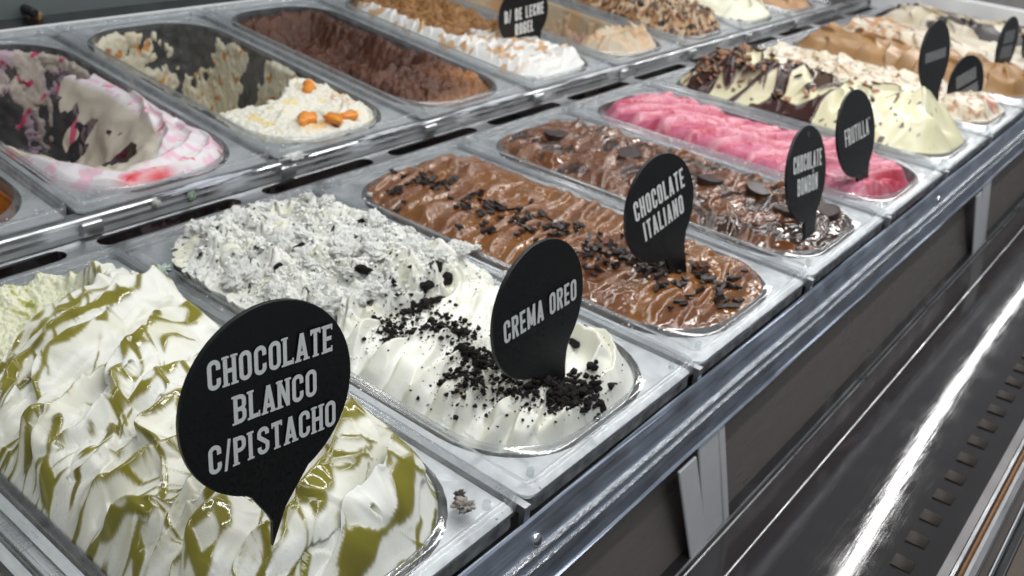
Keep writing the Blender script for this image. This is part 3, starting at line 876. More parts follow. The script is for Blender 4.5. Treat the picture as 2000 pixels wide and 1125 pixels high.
build_field('ice_cream', 'front', 1, 'rough crumbly white ice cream with black cookie crumbs over smooth folds', M_CRUMB,
            U, V, Z, C, .36 * (1 - rm) + .75 * rm, .12 * (1 - rm) + 1.0 * rm, nxo * out * .006 * OVL, nyo * out * .006)
oreo = bpy.context.scene.collection.objects[-1] if False else [o for o in COL.objects if o.name.startswith('ice_cream')][-1]
F_OREO = (U, V, Z)
OREO = [o for o in COL.objects if o.get('label', '').startswith('rough crumbly white')][0]


def chunk_mesh(name, seed, nsub=1, flat=1.0):
    import bmesh
    bm = bmesh.new(); bmesh.ops.create_icosphere(bm, subdivisions=nsub, radius=1)
    R = random.Random(seed)
    for v in bm.verts:
        v.co *= R.uniform(.65, 1.2)
        v.co.z *= flat
    me = bpy.data.meshes.new(name); bm.to_mesh(me); bm.free()
    return me


chunks = [chunk_mesh('cookie_chunk', s, 2, .7) for s in range(5)]
for m in chunks: m.materials.append(M_COOKIE)
for i, (u, v, s, a) in enumerate([(.118, .163, .0065, .3), (.112, .166, .0055, .3), (.100, .150, .0065, 1.2), (.096, .160, .0050, .8), (.081, .148, .0055, .2), (.072, .254, .0050, 0), (.066, .250, .004, 1),
                                  (.097, .222, .0050, .5), (.104, .224, .0060, .2), (.060, .19, .0055, 2), (.066, .185, .006, 1), (.0905, .146, .0045, 1), (.040, .235, .0035, 0), (.128, .255, .004, .7), (.110, .20, .0035, .2),
                                  (.122, .062, .0045, .4), (.075, .020, .004, .1), (.068, .030, .0045, .5), (.070, .045, .0048, .9), (.064, .052, .004, 0), (.066, .105, .0045, .3)]):
    o = link('cookie_chunk', chunks[i % 5], None, OREO)
    o.location = (u, v, hit(F_OREO, u, v) + s * .25); o.scale = (s, s * .75, s * .7); o.rotation_euler = (R_ := random.uniform(-.5, .5), random.uniform(-.5, .5), a * 3)
M_CLOD = solid_mat('speckled_frozen_cream', (.76, .76, .71), .75, bump=1.0, scale=1000)
_c = M_CLOD.node_tree; _n = _c.nodes.new('ShaderNodeTexNoise'); _n.inputs['Scale'].default_value = 2.6; _n.inputs['Detail'].default_value = 7
_t = _c.nodes.new('ShaderNodeTexCoord'); _c.links.new(_t.outputs['Object'], _n.inputs['Vector'])
_r = _c.nodes.new('ShaderNodeValToRGB'); _r.color_ramp.elements[0].position = .31; _r.color_ramp.elements[0].color = (.03, .028, .03, 1); _r.color_ramp.elements[1].position = .37; _r.color_ramp.elements[1].color = (.82, .82, .78, 1)
_c.links.new(_n.outputs[0], _r.inputs[0]); _c.links.new(_r.outputs[0], _c.nodes['Principled BSDF'].inputs['Base Color'])
clods = []
for s_ in range(5):
    import bmesh
    bm = bmesh.new(); bmesh.ops.create_icosphere(bm, subdivisions=4, radius=1)
    P = np.array([v.co[:] for v in bm.verts]); n_ = 1 + .38 * fbm(P[:, 0] * 1.7 + 5, P[:, 1] * 1.7 + P[:, 2] * 1.3, 5, 130 + s_, .65)
    for v, k in zip(bm.verts, n_): v.co *= float(k)
    me = bpy.data.meshes.new('frozen_clod'); bm.to_mesh(me); bm.free(); me.materials.append(M_CLOD); clods.append(me)
Rc = random.Random(17); n_ = 0
while n_ < 60:
    u = Rc.uniform(.018, .150); v = Rc.uniform(.165, .328)
    if sdf(np.array(u), np.array(v)) > -.006: continue
    s_ = Rc.choice((.0028, .0035, .0045, .006, .0085)); o = link('frozen_clod', clods[n_ % 5], None, OREO)
    o.location = (u, v, hit((U[::3, ::3], V[::3, ::3], Z[::3, ::3]), u, v) + s_ * .12); o.scale = (s_ * 1.25, s_, s_ * .62); o.rotation_euler = (Rc.uniform(-.5, .5), Rc.uniform(-.5, .5), Rc.uniform(0, 6)); n_ += 1
# loose crumbs trail
cr = [(.048, .143), (.07, .150), (.081, .150), (.064, .125), (.075, .114), (.063, .095), (.061, .082), (.040, .083), (.038, .070), (.062, .064), (.070, .052), (.072, .036), (.082, .022), (.052, .052), (.060, .040)]
CV_, CF_ = [], []
ico = chunk_mesh('tmp', 3, 1); icov = [v.co.copy() for v in ico.vertices]; icof = [tuple(p.vertices) for p in ico.polygons]
Rr = random.Random(4)


def add_bit(u, v, z, s):
    b = len(CV_)
    q = Matrix.Rotation(Rr.uniform(0, 6), 3, 'X') @ Matrix.Rotation(Rr.uniform(0, 6), 3, 'Z')
    for c in icov:
        c2 = q @ c; j = Rr.uniform(.7, 1.25)
        CV_.append((u + c2.x * s * j, v + c2.y * s * j, z + c2.z * s * .8 * j))
    for f in icof: CF_.append(tuple(b + i for i in f))


sub = (U[::4, ::4], V[::4, ::4], Z[::4, ::4])
for i in range(2100):
    c = cr[Rr.randrange(len(cr))]
    sp = .0045 if Rr.random() < .72 else .013
    u = c[0] + Rr.gauss(0, sp) + .002; v = c[1] + Rr.gauss(0, sp)
    if sdf(np.array(u), np.array(v)) > -.004: continue
    s = abs(Rr.gauss(0, 1)) * .00085 + .00035
    add_bit(u, v, hit(sub, u, v) + s * Rr.uniform(.2, 1.6), s)
for i in range(2600):
    c = cr[Rr.randrange(len(cr))]; u = c[0] + Rr.gauss(0, .009); v = c[1] + Rr.gauss(0, .010)
    if sdf(np.array(u), np.array(v)) > -.004: continue
    s = Rr.uniform(.00018, .0005); add_bit(u, v, hit(sub, u, v) + s * .5, s)
for i in range(170):
    u = Rr.gauss(.078, .011); v = Rr.gauss(.034, .008)
    s = Rr.uniform(.0009, .0030); add_bit(u, v, hit(sub, u, v) + s * Rr.uniform(.3, 1.4), s)
for i in range(260):
    u = Rr.uniform(.02, .15); v = Rr.uniform(.02, .32)
    if sdf(np.array(u), np.array(v)) > -.004: continue
    add_bit(u, v, hit(sub, u, v) + .0002, Rr.uniform(.0003, .0008))
o = link('cookie_crumbs', mesh('cookie_crumbs', CV_, CF_), M_COOKIE, OREO); o['kind'] = 'stuff'
for nm, cnt_, mt in (('frozen_cream_crumbs', 3000, solid_mat('frozen_cream', (.80, .80, .76), .7, bump=.8, scale=900)), ('grey_crumbs', 160, solid_mat('grey_crumb', (.20, .19, .20), .8, bump=1, scale=900, var=.6))):
    CV_.clear(); CF_.clear()
    while len(CV_) < cnt_ * len(icov):
        u = Rr.uniform(.012, .155); v = Rr.uniform(.14, .338)
        if sdf(np.array(u), np.array(v)) > -.001: continue
        if v < .175 and Rr.random() < .7: continue
        if fbm(np.array(u * 40), np.array(v * 40), 2, 66) < -.15: continue
        s = min(abs(Rr.gauss(0, 1)) * .0007 + .0004, .0026)
        add_bit(u, v, hit(sub, u, v) + s * .3, s)
    o = link(nm, mesh(nm, list(CV_), list(CF_)), mt, OREO); o['kind'] = 'stuff'


# ---- milk chocolate with flakes / dark chocolate with discs
def choc(k, seed, label, base, ridge, glaze, amp, level, dens=34, res=(190, 420), sauce_c=None, gl=.10, ang=.12, wd=.016, dang=.22):
    U, V, D = field(*res)
    wu = U + .004 * fbm(U * 28, V * 28, 3, seed); wv = V + .004 * fbm(U * 28, V * 28, 3, seed + 9)
    hs, xs, ns, as_, As = saw(U, V, seed, ang, wd, ((.010 * dang / .22, 13), (.0045, 34), (.0010, 110)), amp_f=26, step=.22, pw=1.2)
    hb, xb, nb, ab, Ab = saw(U, V, seed + 60, ang + .6, wd * 1.7, ((.008, 18), (.004, 50)), amp_f=20, step=.25)
    H = amp * (hs * 1.0 + .55 * hb); X = 1 - np.clip(np.minimum(xs, 1 - xs) * 5, 0, 1); ID = ns; SS = as_
    NX = -math.sin(ang); NY = math.cos(ang)
    Z = level + .005 * sm(D / .018) + H * sm(D / .010 + .15) + .0022 * fbm(U * 34, V * 34, 2, seed + 4) + .0004 * fbm(U * 160, V * 160, 2, seed + 5)
    rg = sm((X - .35) / .4) * sm((As - .45) / .3)
    pat = sm((perlin(ID * 2.3, SS * 12, seed) + .28) * 2.2)
    C = mixc(np.broadcast_to(np.array(base), U.shape + (3,)), glaze, pat * (1 - rg) * .85)
    C = mixc(C, ridge, rg * .8)
    rough_p = sm((fbm(U * 60, V * 60, 3, seed + 7) - .15) / .2)
    Z = Z + rough_p * .0007 * fbm(U * 600, V * 600, 2, 3)
    if sauce_c is not None:
        s2 = sm((fbm(U * 32, V * 32, 3, seed + 20) - .12 + .45 * sm((.13 - V) / .08)) / .12)
        C = mixc(C, sauce_c, s2 * .9); Z = Z - .0016 * s2
        gloss = np.clip(gl * (1 - s2) + .05 * s2, 0, 1)
    else: gloss = gl
    RG = gloss + .40 * rough_p * (1 - pat) + .14 * rg + .12 * (1 - pat)
    RG = RG * (.60 + .55 * sm((V - .06) / .16))
    o = build_field('ice_cream', 'front', k, label, M_CHOC, U, V, Z, C, RG, .15 + .5 * rough_p, NX * .3 * H * X, NY * .3 * H * X)
    return o, (U, V, Z)


ITAL, F_ITAL = choc(2, 3, 'glossy milk chocolate ice cream strewn with small dark chocolate flakes', (.140, .054, .020), (.215, .092, .038), (.205, .080, .017), .0050, -.006, gl=.10, wd=.0175)
BOMB, F_BOMB = choc(3, 8, 'dark glossy chocolate ice cream with round chocolate discs pressed in', (.110, .043, .019), (.20, .095, .050), (.15, .050, .012), .0058, -.006, sauce_c=(.030, .012, .006), gl=.10, dang=.45, wd=.020)
V_, F_ = [], []
box_geo(-.5, .5, -.5, .5, -.5, .5, V_, F_)
ME_FL = mesh('chocolate_flake', V_, F_); ME_FL.materials.append(M_FLAKE)
ME_FL2 = mesh('chocolate_flake', [(x + .12 * y, y * (1 - .3 * abs(x)), z + .15 * x * x) for x, y, z in V_], F_); ME_FL2.materials.append(M_FLAKE)
fc = [(.031, .288), (.062, .29), (.073, .288), (.06, .305), (.069, .257), (.063, .236), (.041, .206), (.065, .222), (.066, .197), (.081, .184), (.061, .178), (.079, .163), (.086, .145), (.068, .127), (.072, .112), (.05, .111), (.091, .107), (.069, .084), (.061, .071), (.065, .057), (.052, .042), (.071, .033), (.079, .022), (.095, .085), (.090, .06), (.10, .04), (.078, .10), (.083, .075)]
Rf = random.Random(12)
cnt = 0
while cnt < 290:
    c = fc[Rf.randrange(len(fc))]
    u = c[0] + Rf.gauss(0, .0085); v = c[1] + Rf.gauss(0, .0085)
    if sdf(np.array(u), np.array(v)) > -.005: continue
    o = link('chocolate_flake', ME_FL if cnt % 2 else ME_FL2, None, ITAL)
    l = Rf.choice((.004, .005, .0055, .007, .007, .0095)); 
    if cnt in (20, 60, 110): l = .017
    o.location = (u, v, hit((F_ITAL[0][::2, ::2], F_ITAL[1][::2, ::2], F_ITAL[2][::2, ::2]), u, v) + .0012 + Rf.random() * .001)
    o.scale = (l, Rf.uniform(.0023, .0038), Rf.uniform(.0013, .0021))
    o.rotation_euler = (Rf.gauss(0, .35), Rf.gauss(0, .3), Rf.uniform(0, 3.14))
    cnt += 1
# clod near the sign foot
cl = link('chocolate_clod', chunk_mesh('chocolate_clod', 8, 3, .8), solid_mat('chocolate_clod', (.11, .045, .025), .8, bump=1, scale=900), ITAL)
cl.location = (.101, .058, hit(F_ITAL, .101, .058) + .004); cl.scale = (.0085, .006, .005)
V_, F_ = [], []
for r_, z_ in ((.0001, .0030), (.0092, .0030), (.0100, .0034), (.0110, .0034), (.0114, .0028), (.0114, -.0030)):
    for q in range(32): V_.append((r_ * math.cos(q * math.pi / 16), r_ * math.sin(q * math.pi / 16), z_))
for i in range(5):
    for q in range(32): F_.append((i * 32 + q, (i + 1) * 32 + q, (i + 1) * 32 + (q + 1) % 32, i * 32 + (q + 1) % 32))
ME_DISC = mesh('chocolate_disc', V_, F_, False); ME_DISC.materials.append(M_DISC)
for (u, v, a, b, s) in ((.081, .297, .05, .1, 1.0), (.092, .222, -.1, .1, 1.0), (.098, .139, .15, -.1, .95), (.084, .060, .25, .2, 1.0), (.110, .100, -.3, .2, .85), (.122, .040, .3, -.3, .9)):
    o = link('chocolate_disc', ME_DISC, None, BOMB); o.location = (u, v, hit(F_BOMB, u, v) - .0012); o.rotation_euler = (a * .7, b * .7, u * 90); o.scale = (s * 1.12, s * 1.12, .9)

# ---- strawberry
U, V, D = field(180, 420)
wu = U + .006 * fbm(U * 25, V * 25, 3, 1); wv = V + .006 * fbm(U * 25, V * 25, 3, 9)
hs, xs, ns, as_, As = saw(U, V, 21, -.62, .027, ((.012, 12), (.004, 32)), amp_f=18, step=.16)
hb, xb, nb, ab, Ab = saw(U, V, 71, -.95, .014, ((.008, 16), (.003, 50)), amp_f=30, step=.22)
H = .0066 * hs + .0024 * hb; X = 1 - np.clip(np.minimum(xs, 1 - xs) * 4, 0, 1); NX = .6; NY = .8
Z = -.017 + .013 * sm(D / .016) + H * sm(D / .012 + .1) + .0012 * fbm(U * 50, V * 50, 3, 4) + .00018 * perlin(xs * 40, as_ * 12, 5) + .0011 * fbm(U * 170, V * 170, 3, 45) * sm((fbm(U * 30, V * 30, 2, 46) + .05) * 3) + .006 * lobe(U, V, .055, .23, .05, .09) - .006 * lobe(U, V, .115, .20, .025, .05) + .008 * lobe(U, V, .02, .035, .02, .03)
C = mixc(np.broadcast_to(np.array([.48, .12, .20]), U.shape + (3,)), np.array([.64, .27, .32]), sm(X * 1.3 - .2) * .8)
C = mixc(C, np.array([.42, .02, .05]), np.clip(sm((fbm(U * 40, V * 40, 3, 3) - .25) * 3) * .6 + sm((xs - .62) / .25) * (xs < .9) * .4, 0, 1))
C = mixc(C, np.array([.30, .01, .02]), sm((fbm(U * 260, V * 260, 2, 47) - .62) / .06) * .8)
C = mixc(C, np.array([.35, .012, .03]), lobe(U, V, .08, .03, .03, .015) * .9)
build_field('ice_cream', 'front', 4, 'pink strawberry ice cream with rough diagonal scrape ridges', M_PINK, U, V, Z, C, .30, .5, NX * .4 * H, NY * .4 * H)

# ---- pale cream mound with chocolate ribbons
U, V, D = field(200, 460)
wu = U + .010 * fbm(U * 14, V * 14, 2, 31); wv = V + .010 * fbm(U * 14, V * 14, 2, 39)
hs, xs, ns, as_, As = saw(U, V, 33, -.55, .050, ((.022, 10), (.009, 26)), amp_f=12, step=.34, pw=1.0)
hb, xb, nb, ab, Ab = saw(U, V, 36, .55, .034, ((.018, 12), (.006, 36)), amp_f=14, step=.36, pw=1.0)
H = .014 * hs + .007 * hb; X = 1 - np.clip(np.minimum(xs, 1 - xs) * 4, 0, 1); NX = .5; NY = .8
mound = -.005 + .028 * np.sin(np.clip(D / .055, 0, 1) * math.pi / 2) ** .9 + .010 * fbm(U * 16, V * 16, 2, 34) * sm(D / .03) + .008 * lobe(U, V, .06, .12, .05, .06)
Z = mound + H * sm(D / .028)
rib = fbm(U * 16 + fbm(U * 10, V * 10, 2, 5), V * 24, 2, 51)
wv_ = perlin(ns * 2.7 + .4, as_ * 13, 6)
bl_ = sm((fbm(U * 20 + 3, V * 16, 2, 63) - .02) / .06) * sm((V - .10) / .05) * sm((U - .035) / .02 + .6 * sm((V - .20) / .05))
rb = np.clip(.95 * bl_ + sm((.16 + .16 * sm((V - .13) / .08) + .45 * wv_ - np.abs(xs - .02)) / .05) * sm((V - .07) / .03) + sm((.07 - np.abs(xb - .1)) / .04) * sm((perlin(ab * 20, nb * 1.3, 8) - .05) / .1) * sm((V - .05) / .03) + .0 * sm((.16 - np.abs(rib)) / .04) * sm((V - .075 - .04 * perlin(U * 30, 3, 2)) / .03) + sm((rib - .36) / .04) * sm((V - .12) / .05), 0, 1)
bits = sm((fbm(U * 110, V * 110, 2, 3) - .58) / .08) * sm((V - .02) / .05)
Y0 = np.array([.68, .645, .43])
C = mixc(np.broadcast_to(Y0, U.shape + (3,)), np.array([.80, .78, .60]), sm(perlin(U * 50, V * 50, 6)) * .6)
C = mixc(C, np.array([.34, .20, .10]), sm((fbm(U * 70, V * 70, 3, 15) - .1) / .3) * sm((V - .22) / .08) * .7)
C = mixc(C, np.array([.045, .016, .012]), rb)
C = mixc(C, np.array([.06, .03, .02]), bits * .9 * (1 - rb))
Z += .0026 * rb + .001 * bits + .0012 * fbm(U * 150, V * 150, 3, 8) * sm((V - .2) / .1)
Z = blur(Z, 10); DUV_ = blur(.2 * H * X, 6)
F6 = build_field('ice_cream', 'front', 5, 'tall pale yellow ice cream mound with dark chocolate ribbons and nut bits', M_WHITE, U, V, Z, C, .26 - .12 * rb, .3 + bits, NX * DUV_, NY * DUV_)
F_RIB = (U, V, Z)
sliver = chunk_mesh('nut_sliver', 5, 1, .35); sliver.materials.append(solid_mat('nut_brown', (.30, .16, .09), .7, var=.4))
sliver2 = chunk_mesh('chocolate_sliver', 6, 1, .3); sliver2.materials.append(M_FLAKE)
Rn = random.Random(3)
for i in range(230):
    u = Rn.uniform(.02, .145); v = Rn.choice((Rn.uniform(.24, .325), Rn.uniform(.22, .325), Rn.uniform(.10, .32)))
    if sdf(np.array(u), np.array(v)) > -.006: continue
    o = link('nut_sliver' if i % 3 else 'chocolate_sliver', sliver if i % 3 else sliver2, None, F6)
    o.location = (u, v, hit((U[::2, ::2], V[::2, ::2], Z[::2, ::2]), u, v) + .0015); s = Rn.uniform(.0018, .0050); o.scale = (s * 1.5, s, s)
    o.rotation_euler = (Rn.uniform(-.8, .8), Rn.uniform(-.8, .8), Rn.uniform(0, 6))


def generic(row, k, label, base, alt, seed, level=-.008, amp=.006, rise=.010, mat=None, rough=.4, dens=24, ang=.2, alt2=None, alt2_t=.3, res=(110, 240), lumps=0.0, wd=.02, bump=.4, mound=0.0, f2=30, p2=None):
    U, V, D = field(*res)
    wu = U + .005 * fbm(U * 25, V * 25, 3, seed); wv = V + .005 * fbm(U * 25, V * 25, 3, seed + 9)
    L = rand_strokes(dens, seed, ang, .35, .07, wd, amp, (.01, .155, .015, .335), bow=.2, drop=.002)
    H, X, T, SS, NX, NY, ID = strokes(wu, wv, L)
    Z = level + rise * sm(D / .018) + mound * sm(D / .05) + H * sm(D / .016) + lumps * (billow(U * 60, V * 60, 3, seed + 3)) * sm(D / .015)
    C = mixc(np.broadcast_to(np.array(base), U.shape + (3,)), alt, sm((perlin(U * f2, V * f2, seed) + .2) * 1.6) * .85)
    if alt2 is not None:
        s2 = sm((fbm(U * f2 * .8, V * f2 * .6, 3, seed + 5) - alt2_t) / .10)
        C = mixc(C, alt2, s2)
    if p2 is not None: C, Z = p2(U, V, D, C, Z)
    o = build_field('ice_cream', row, k, label, mat or M_WHITE, U, V, Z, C, rough, bump, NX * .4 * H, NY * .4 * H)
    return o, (U, V, Z)


generic('front', -1, 'pale lemon ice cream at the bottom left corner, mostly out of view', (.78, .74, .42), (.8, .78, .6), 61, res=(60, 120))


def p6(U, V, D, C, Z):
    n = fbm(U * 90, V * 90, 3, 77)
    C = mixc(C, np.array([.36, .17, .09]), sm((n - .25) / .12) * .8)
    C = mixc(C, np.array([.55, .06, .04]), lobe(U, V, .09, .03, .012, .008))
    return C, Z


generic('front', 6, 'off white ice cream with brown and red bits, just behind the pale yellow mound', (.64, .60, .49), (.56, .48, .34), 63, level=-.004, lumps=.003, p2=p6)
generic('front', 7, 'light caramel brown ice cream in small stiff waves', (.29, .155, .055), (.36, .205, .085), 64, level=-.006, amp=.009, rise=.014, mound=.006, wd=.022, rough=.35)


def p9(U, V, D, C, Z):
    f = sm((V - .21 + .02 * perlin(U * 40, V * 40, 3)) / .03)
    n = sm((fbm(U * 50, V * 50, 3, 79) + .1) / .3)
    C = mixc(C, np.array([.42, .20, .07]), f * n * .9)
    return C, Z


generic('front', 8, 'cream and caramel marbled ice cream between the light brown and the dark swirled ones', (.58, .54, .45), (.54, .44, .31), 65, level=-.003, p2=p9)
generic('front', 9, 'cream ice cream with long dark chocolate swirls at the far end of the front row', (.50, .45, .35), (.40, .32, .20), 66, level=-.002, mound=.008, alt2=(.03, .022, .02), alt2_t=.05, f2=24)

# ================================================================== BACK ROW
generic('back', -1, 'brown ice cream at the near end of the back row, hidden from view', (.3, .2, .1), (.3, .2, .1), 70, res=(30, 60))


def p0(U, V, D, C, Z):
    return C, Z - .03 * sm(D / .01)


generic('back', 0, 'amber caramel ice cream low in its pan at the left edge', (.42, .14, .012), (.26, .08, .01), 71, level=-.015, rough=.1, mat=M_CHOC, p2=p0)


def wall_residue(row, k, parent, colf, seed, thr, thick=.007, floor_thr=None, mat=M_CRUMB, sc_=30, res=(420, 110), vmin=.0, vfn=None):
    """scraped remains clinging to the inner wall and floor of a pan"""
    nS, nT = res
    # perimeter parametrised on a smooth rounded rectangle
    base = np.array(rr(1, 1, .5)) if False else None
    ring0 = np.array(tub_ring(0)[0]); n = len(ring0)
    cl = np.r_[ring0, ring0[:1]]; d = np.r_[0, np.cumsum(np.hypot(*np.diff(cl, axis=0).T))]
    s = np.linspace(0, d[-1], nS, endpoint=False)
    ts = np.linspace(0.0, 1.0, nT // 2); P = []
    fl = np.linspace(0, 1, nT - nT // 2 + 1)[1:]
    rows = []
    for t in ts:
        r_, z = tub_ring(t); r_ = np.array(r_); c2 = np.r_[r_, r_[:1]]
        rows.append((np.interp(s, d, c2[:, 0]), np.interp(s, d, c2[:, 1]), np.full(nS, z), 0 * s))
    last = rows[-1]
    for f in fl:
        q = .985 * f
        rows.append((last[0] * (1 - q) + CU * q, last[1] * (1 - q) + (CV + (last[1] - CV) * .75) * q, last[2] - .003 * sm(f * 8), 0 * s + f))
    Xc = np.array([r_[0] for r_ in rows]); Yc = np.array([r_[1] for r_ in rows]); Zc = np.array([r_[2] for r_ in rows]); Fl = np.array([r_[3] for r_ in rows])
    Tt = np.concatenate([ts, 1 + fl])[:, None] * np.ones((1, nS)); Sg = s[None, :] * np.ones((nT, 1))
    T3 = Tt * .10
    m = fbm(Sg * sc_ + .35 * fbm(Sg * 80, T3 * 50, 2, 3), T3 * sc_ * .5 + .15 * fbm(Sg * 60, T3 * 60, 2, 13), 4, seed, .5) - thr
    if vfn is not None: m = m + vfn(Xc, Yc, Tt)
    m = m - 1.2 * sm((.10 - Tt) / .10)
    th = thick * np.clip(m * 2.6, 0, 1) ** .6 * (.7 + .35 * fbm(Sg * 45, T3 * 30, 4, seed + 2, .6)) + .0003
    inx = (CU - Xc); iny = np.clip(CV - Yc, -.06, .06); L_ = np.hypot(inx, iny) + 1e-6
    w_ = np.where(Tt < 1, 1, .1)
    Xc = Xc + inx / L_ * th * w_ ; Yc = Yc + iny / L_ * th * w_; Zc = Zc + np.where(Tt < 1, 0, th * 1.2)
    C = colf(Sg, T3, Xc, Yc, m)
    P = np.stack([Xc, Yc, Zc], -1).reshape(-1, 3)
    idx = np.arange(nT * nS).reshape(nT, nS); nx = np.roll(idx, -1, 1)
    Q = np.stack([idx[:-1], nx[:-1], nx[1:], idx[1:]], -1).reshape(-1, 4)
    kp = (m > 0).reshape(-1)[Q].any(1)
    me = np_mesh('cream_residue', P, Q[kp], C.reshape(-1, 3), np.full(len(P), .6), True, np.full(len(P), 1.0))
    return link('cream_residue', me, mat, parent)


# raspberry white cream: a scooped-out bank at the front
U, V, D = field(230, 500)
L = []
for P_, w_, a_ in [([(.02, .10), (.03, .06), (.05, .03), (.085, .020), (.12, .026), (.145, .05), (.152, .10)], .018, .006),
                   ([(.05, .05), (.08, .038), (.11, .045), (.135, .065), (.145, .10)], .018, .006), ([(.10, .06), (.125, .08), (.14, .12), (.143, .16)], .018, .006),
                   ([(.03, .04), (.06, .015), (.10, .014)], .014, .005), ([(.12, .10), (.14, .14), (.15, .18)], .014, .006)]:
    L.append(dict(p=P_, w=w_, a=a_, drop=.0025))
L += rand_strokes(14, 81, .5, .5, .04, .014, .004, (.02, .15, .01, .16))
H, X, T, SS, NX, NY, ID = strokes(U + .003 * fbm(U * 40, V * 40, 2, 3), V + .003 * fbm(U * 40, V * 40, 2, 4), L)
hol = sdf(U + .004 * fbm(U * 50, V * 50, 2, 9), V + .004 * fbm(U * 50, V * 50, 2, 19), .058, .150, .04)
hc = np.hypot((U - .072) / .066, (V - .168) / .138) + .05 * fbm(U * 30, V * 30, 2, 12)
cut = sm((1.0 - hc) / .80)
bowl = -.050 - .03 * sm((V - .10) / .09) + .010 * fbm(U * 24, V * 24, 3, 16) - .0 * U
Z = (-.012 + .006 * sm(D / .01) + H * (1 - cut)) * (1 - cut) + bowl * cut
keep = (V < .17 + .06 * sm((U - .08) / .04) + .03 * fbm(U * 40, V * 40, 3, 6)) & (Z > -.108) & ((D > .006) | (V < .14 + .07 * sm((U - .08) / .04))) & ~((cut > .30) & (cut < .97) & (fbm(U * 34, V * 34 + Z * 20, 3, 171) > .10))
C = mixc(np.broadcast_to(np.array([.74, .70, .71]), U.shape + (3,)), np.array([.76, .44, .54]), sm((fbm(U * 90 + 40 * V, V * 60 - 30 * U, 4, 83) - .05) / .35) * .8)
C = mixc(C, np.array([.66, .012, .03]), np.clip(lobe(U, V, .075, .019, .012, .006) + lobe(U, V, .055, .024, .009, .004) + sm((fbm(U * 60 + 50 * V, V * 60, 3, 84) - .58) / .10) * .8 + lobe(U, V, .014, .12, .008, .012), 0, 1))
C = mixc(C, np.array([.60, .54, .44]), sm((cut - .01) / .06) * .97)  # beige painted into the bowl for the shade inside the scoop
C = mixc(C, np.array([.60, .10, .18]), sm((cut - .2) / .2) * sm((fbm(U * 45, V * 45, 2, 5) - .45) / .05))
t1 = build_field('ice_cream', 'back', 1, 'white ice cream with raspberry red streaks, scooped out to a bank at the front', M_WHITE, U, V, Z, C, .34 + .3 * cut, .2 + .8 * cut, .005 * fbm(V * 26, Z * 26, 2, 5) * sm(cut * 5), .005 * fbm(U * 26, Z * 26, 2, 7) * sm(cut * 5), keep=keep)


def cB1(s, t, x, y, m):
    c = mixc(np.broadcast_to(np.array([.60, .54, .46]), s.shape + (3,)), np.array([.50, .38, .44]), sm((fbm(s * 18, t * 18, 2, 3) + .1) * 2))
    return mixc(c, np.array([.62, .06, .16]), sm((fbm(s * 70, t * 70, 2, 8) - .48) / .08))


wall_residue('back', 1, t1, cB1, 88, -.10, thick=.005, sc_=15, res=(700, 160))

# white cream with orange fruit
U, V, D = field(180, 400)
L = rand_strokes(16, 91, .1, .3, .08, .014, .004, (.02, .15, .01, .14), drop=.002)
H, X, T, SS, NX, NY, ID = strokes(U, V, L)
edge = .105 + .03 * sm((U - .08) / .05) + .006 * fbm(U * 60, V * 60, 3, 2)
cut = sm((V - edge) / .012)
Z = -.015 + .007 * sm(D / .01) + H + .0012 * fbm(U * 200, V * 200, 3, 5) - .09 * cut
keep = (V < edge + .012) & (Z > -.10)
C = mixc(np.broadcast_to(np.array([.74, .72, .62]), U.shape + (3,)), np.array([.78, .60, .22]), sm((fbm(U * 45, V * 45, 2, 93) - .3) / .2) * .7)
C = mixc(C, np.array([.55, .28, .14]), lobe(U, V, .132, .075, .010, .015) * sm(fbm(U * 200, V * 200, 2, 5) * 2 + .3))
C = mixc(C, np.array([.74, .40, .03]), np.clip(lobe(U, V, .075, .035, .014, .006), 0, 1) * .8)
FR, FF = build_field('ice_cream', 'back', 2, 'white ice cream with three glossy orange fruit pieces at the front of a scraped pan', M_WHITE, U, V, Z, C, .4, .6, keep=keep), (U, V, Z)
fr = [chunk_mesh('fruit_piece', s, 2, .9) for s in (21, 22, 23)]
for m in fr:
    m.materials.append(M_ORANGE); m.polygons.foreach_set('use_smooth', [True] * len(m.polygons))
for i, (u, v, s) in enumerate(((.076, .052, .0085), (.088, .034, .0090), (.108, .036, .0082), (.118, .104, .0075), (.128, .112, .005), (.060, .040, .005))):
    o = link('fruit_piece', fr[i % 3], None, FR); o.location = (u, v, hit(FF, u, v) + .003); o.scale = (s * 1.3, s * 1.0, s * .8); o.rotation_euler = (i * .3, .2, i * 1.3)


def cB2(s, t, x, y, m):
    c = mixc(np.broadcast_to(np.array([.66, .62, .48]), s.shape + (3,)), np.array([.62, .55, .40]), sm(fbm(s * 30, t * 30, 2, 3) * 2))
    return mixc(c, np.array([.55, .24, .06]), sm((fbm(s * 90, t * 60, 2, 8) - .5) / .08))


wall_residue('back', 2, FR, cB2, 97, -.16, thick=.006, sc_=13, res=(700, 160), vfn=lambda x, y, t: -.25 * sm((t - .95) / .2) + .25 * np.sin(y * 75))


# rough dark chocolate
def pch(U, V, D, C, Z):
    cut = sm((V - .10) / .05)
    low = -.040 * cut * sm(D / .05) + .012 * billow(U * 30, V * 30, 2, 8) * cut * sm(D / .02) + .0016 * fbm(U * 190, V * 190, 2, 8)
    Z2 = Z + low + .007 * billow(U * 50, V * 50, 2, 18) * (1 - cut) * sm(D / .015)
    g = lobe(U, V, .13, .05, .035, .03) + lobe(U, V, .06, .018, .05, .010)
    C = mixc(C, np.array([.36, .15, .045]), np.clip(g, 0, 1) * .9)
    return C, Z2


generic('back', 3, 'rough dark chocolate ice cream with glossy caramel coloured front corner', (.075, .025, .012), (.11, .040, .020), 101, level=-.016, mat=M_ROUGHCHOC, rough=.34, bump=1.0, res=(180, 400), p2=pch, dens=12)


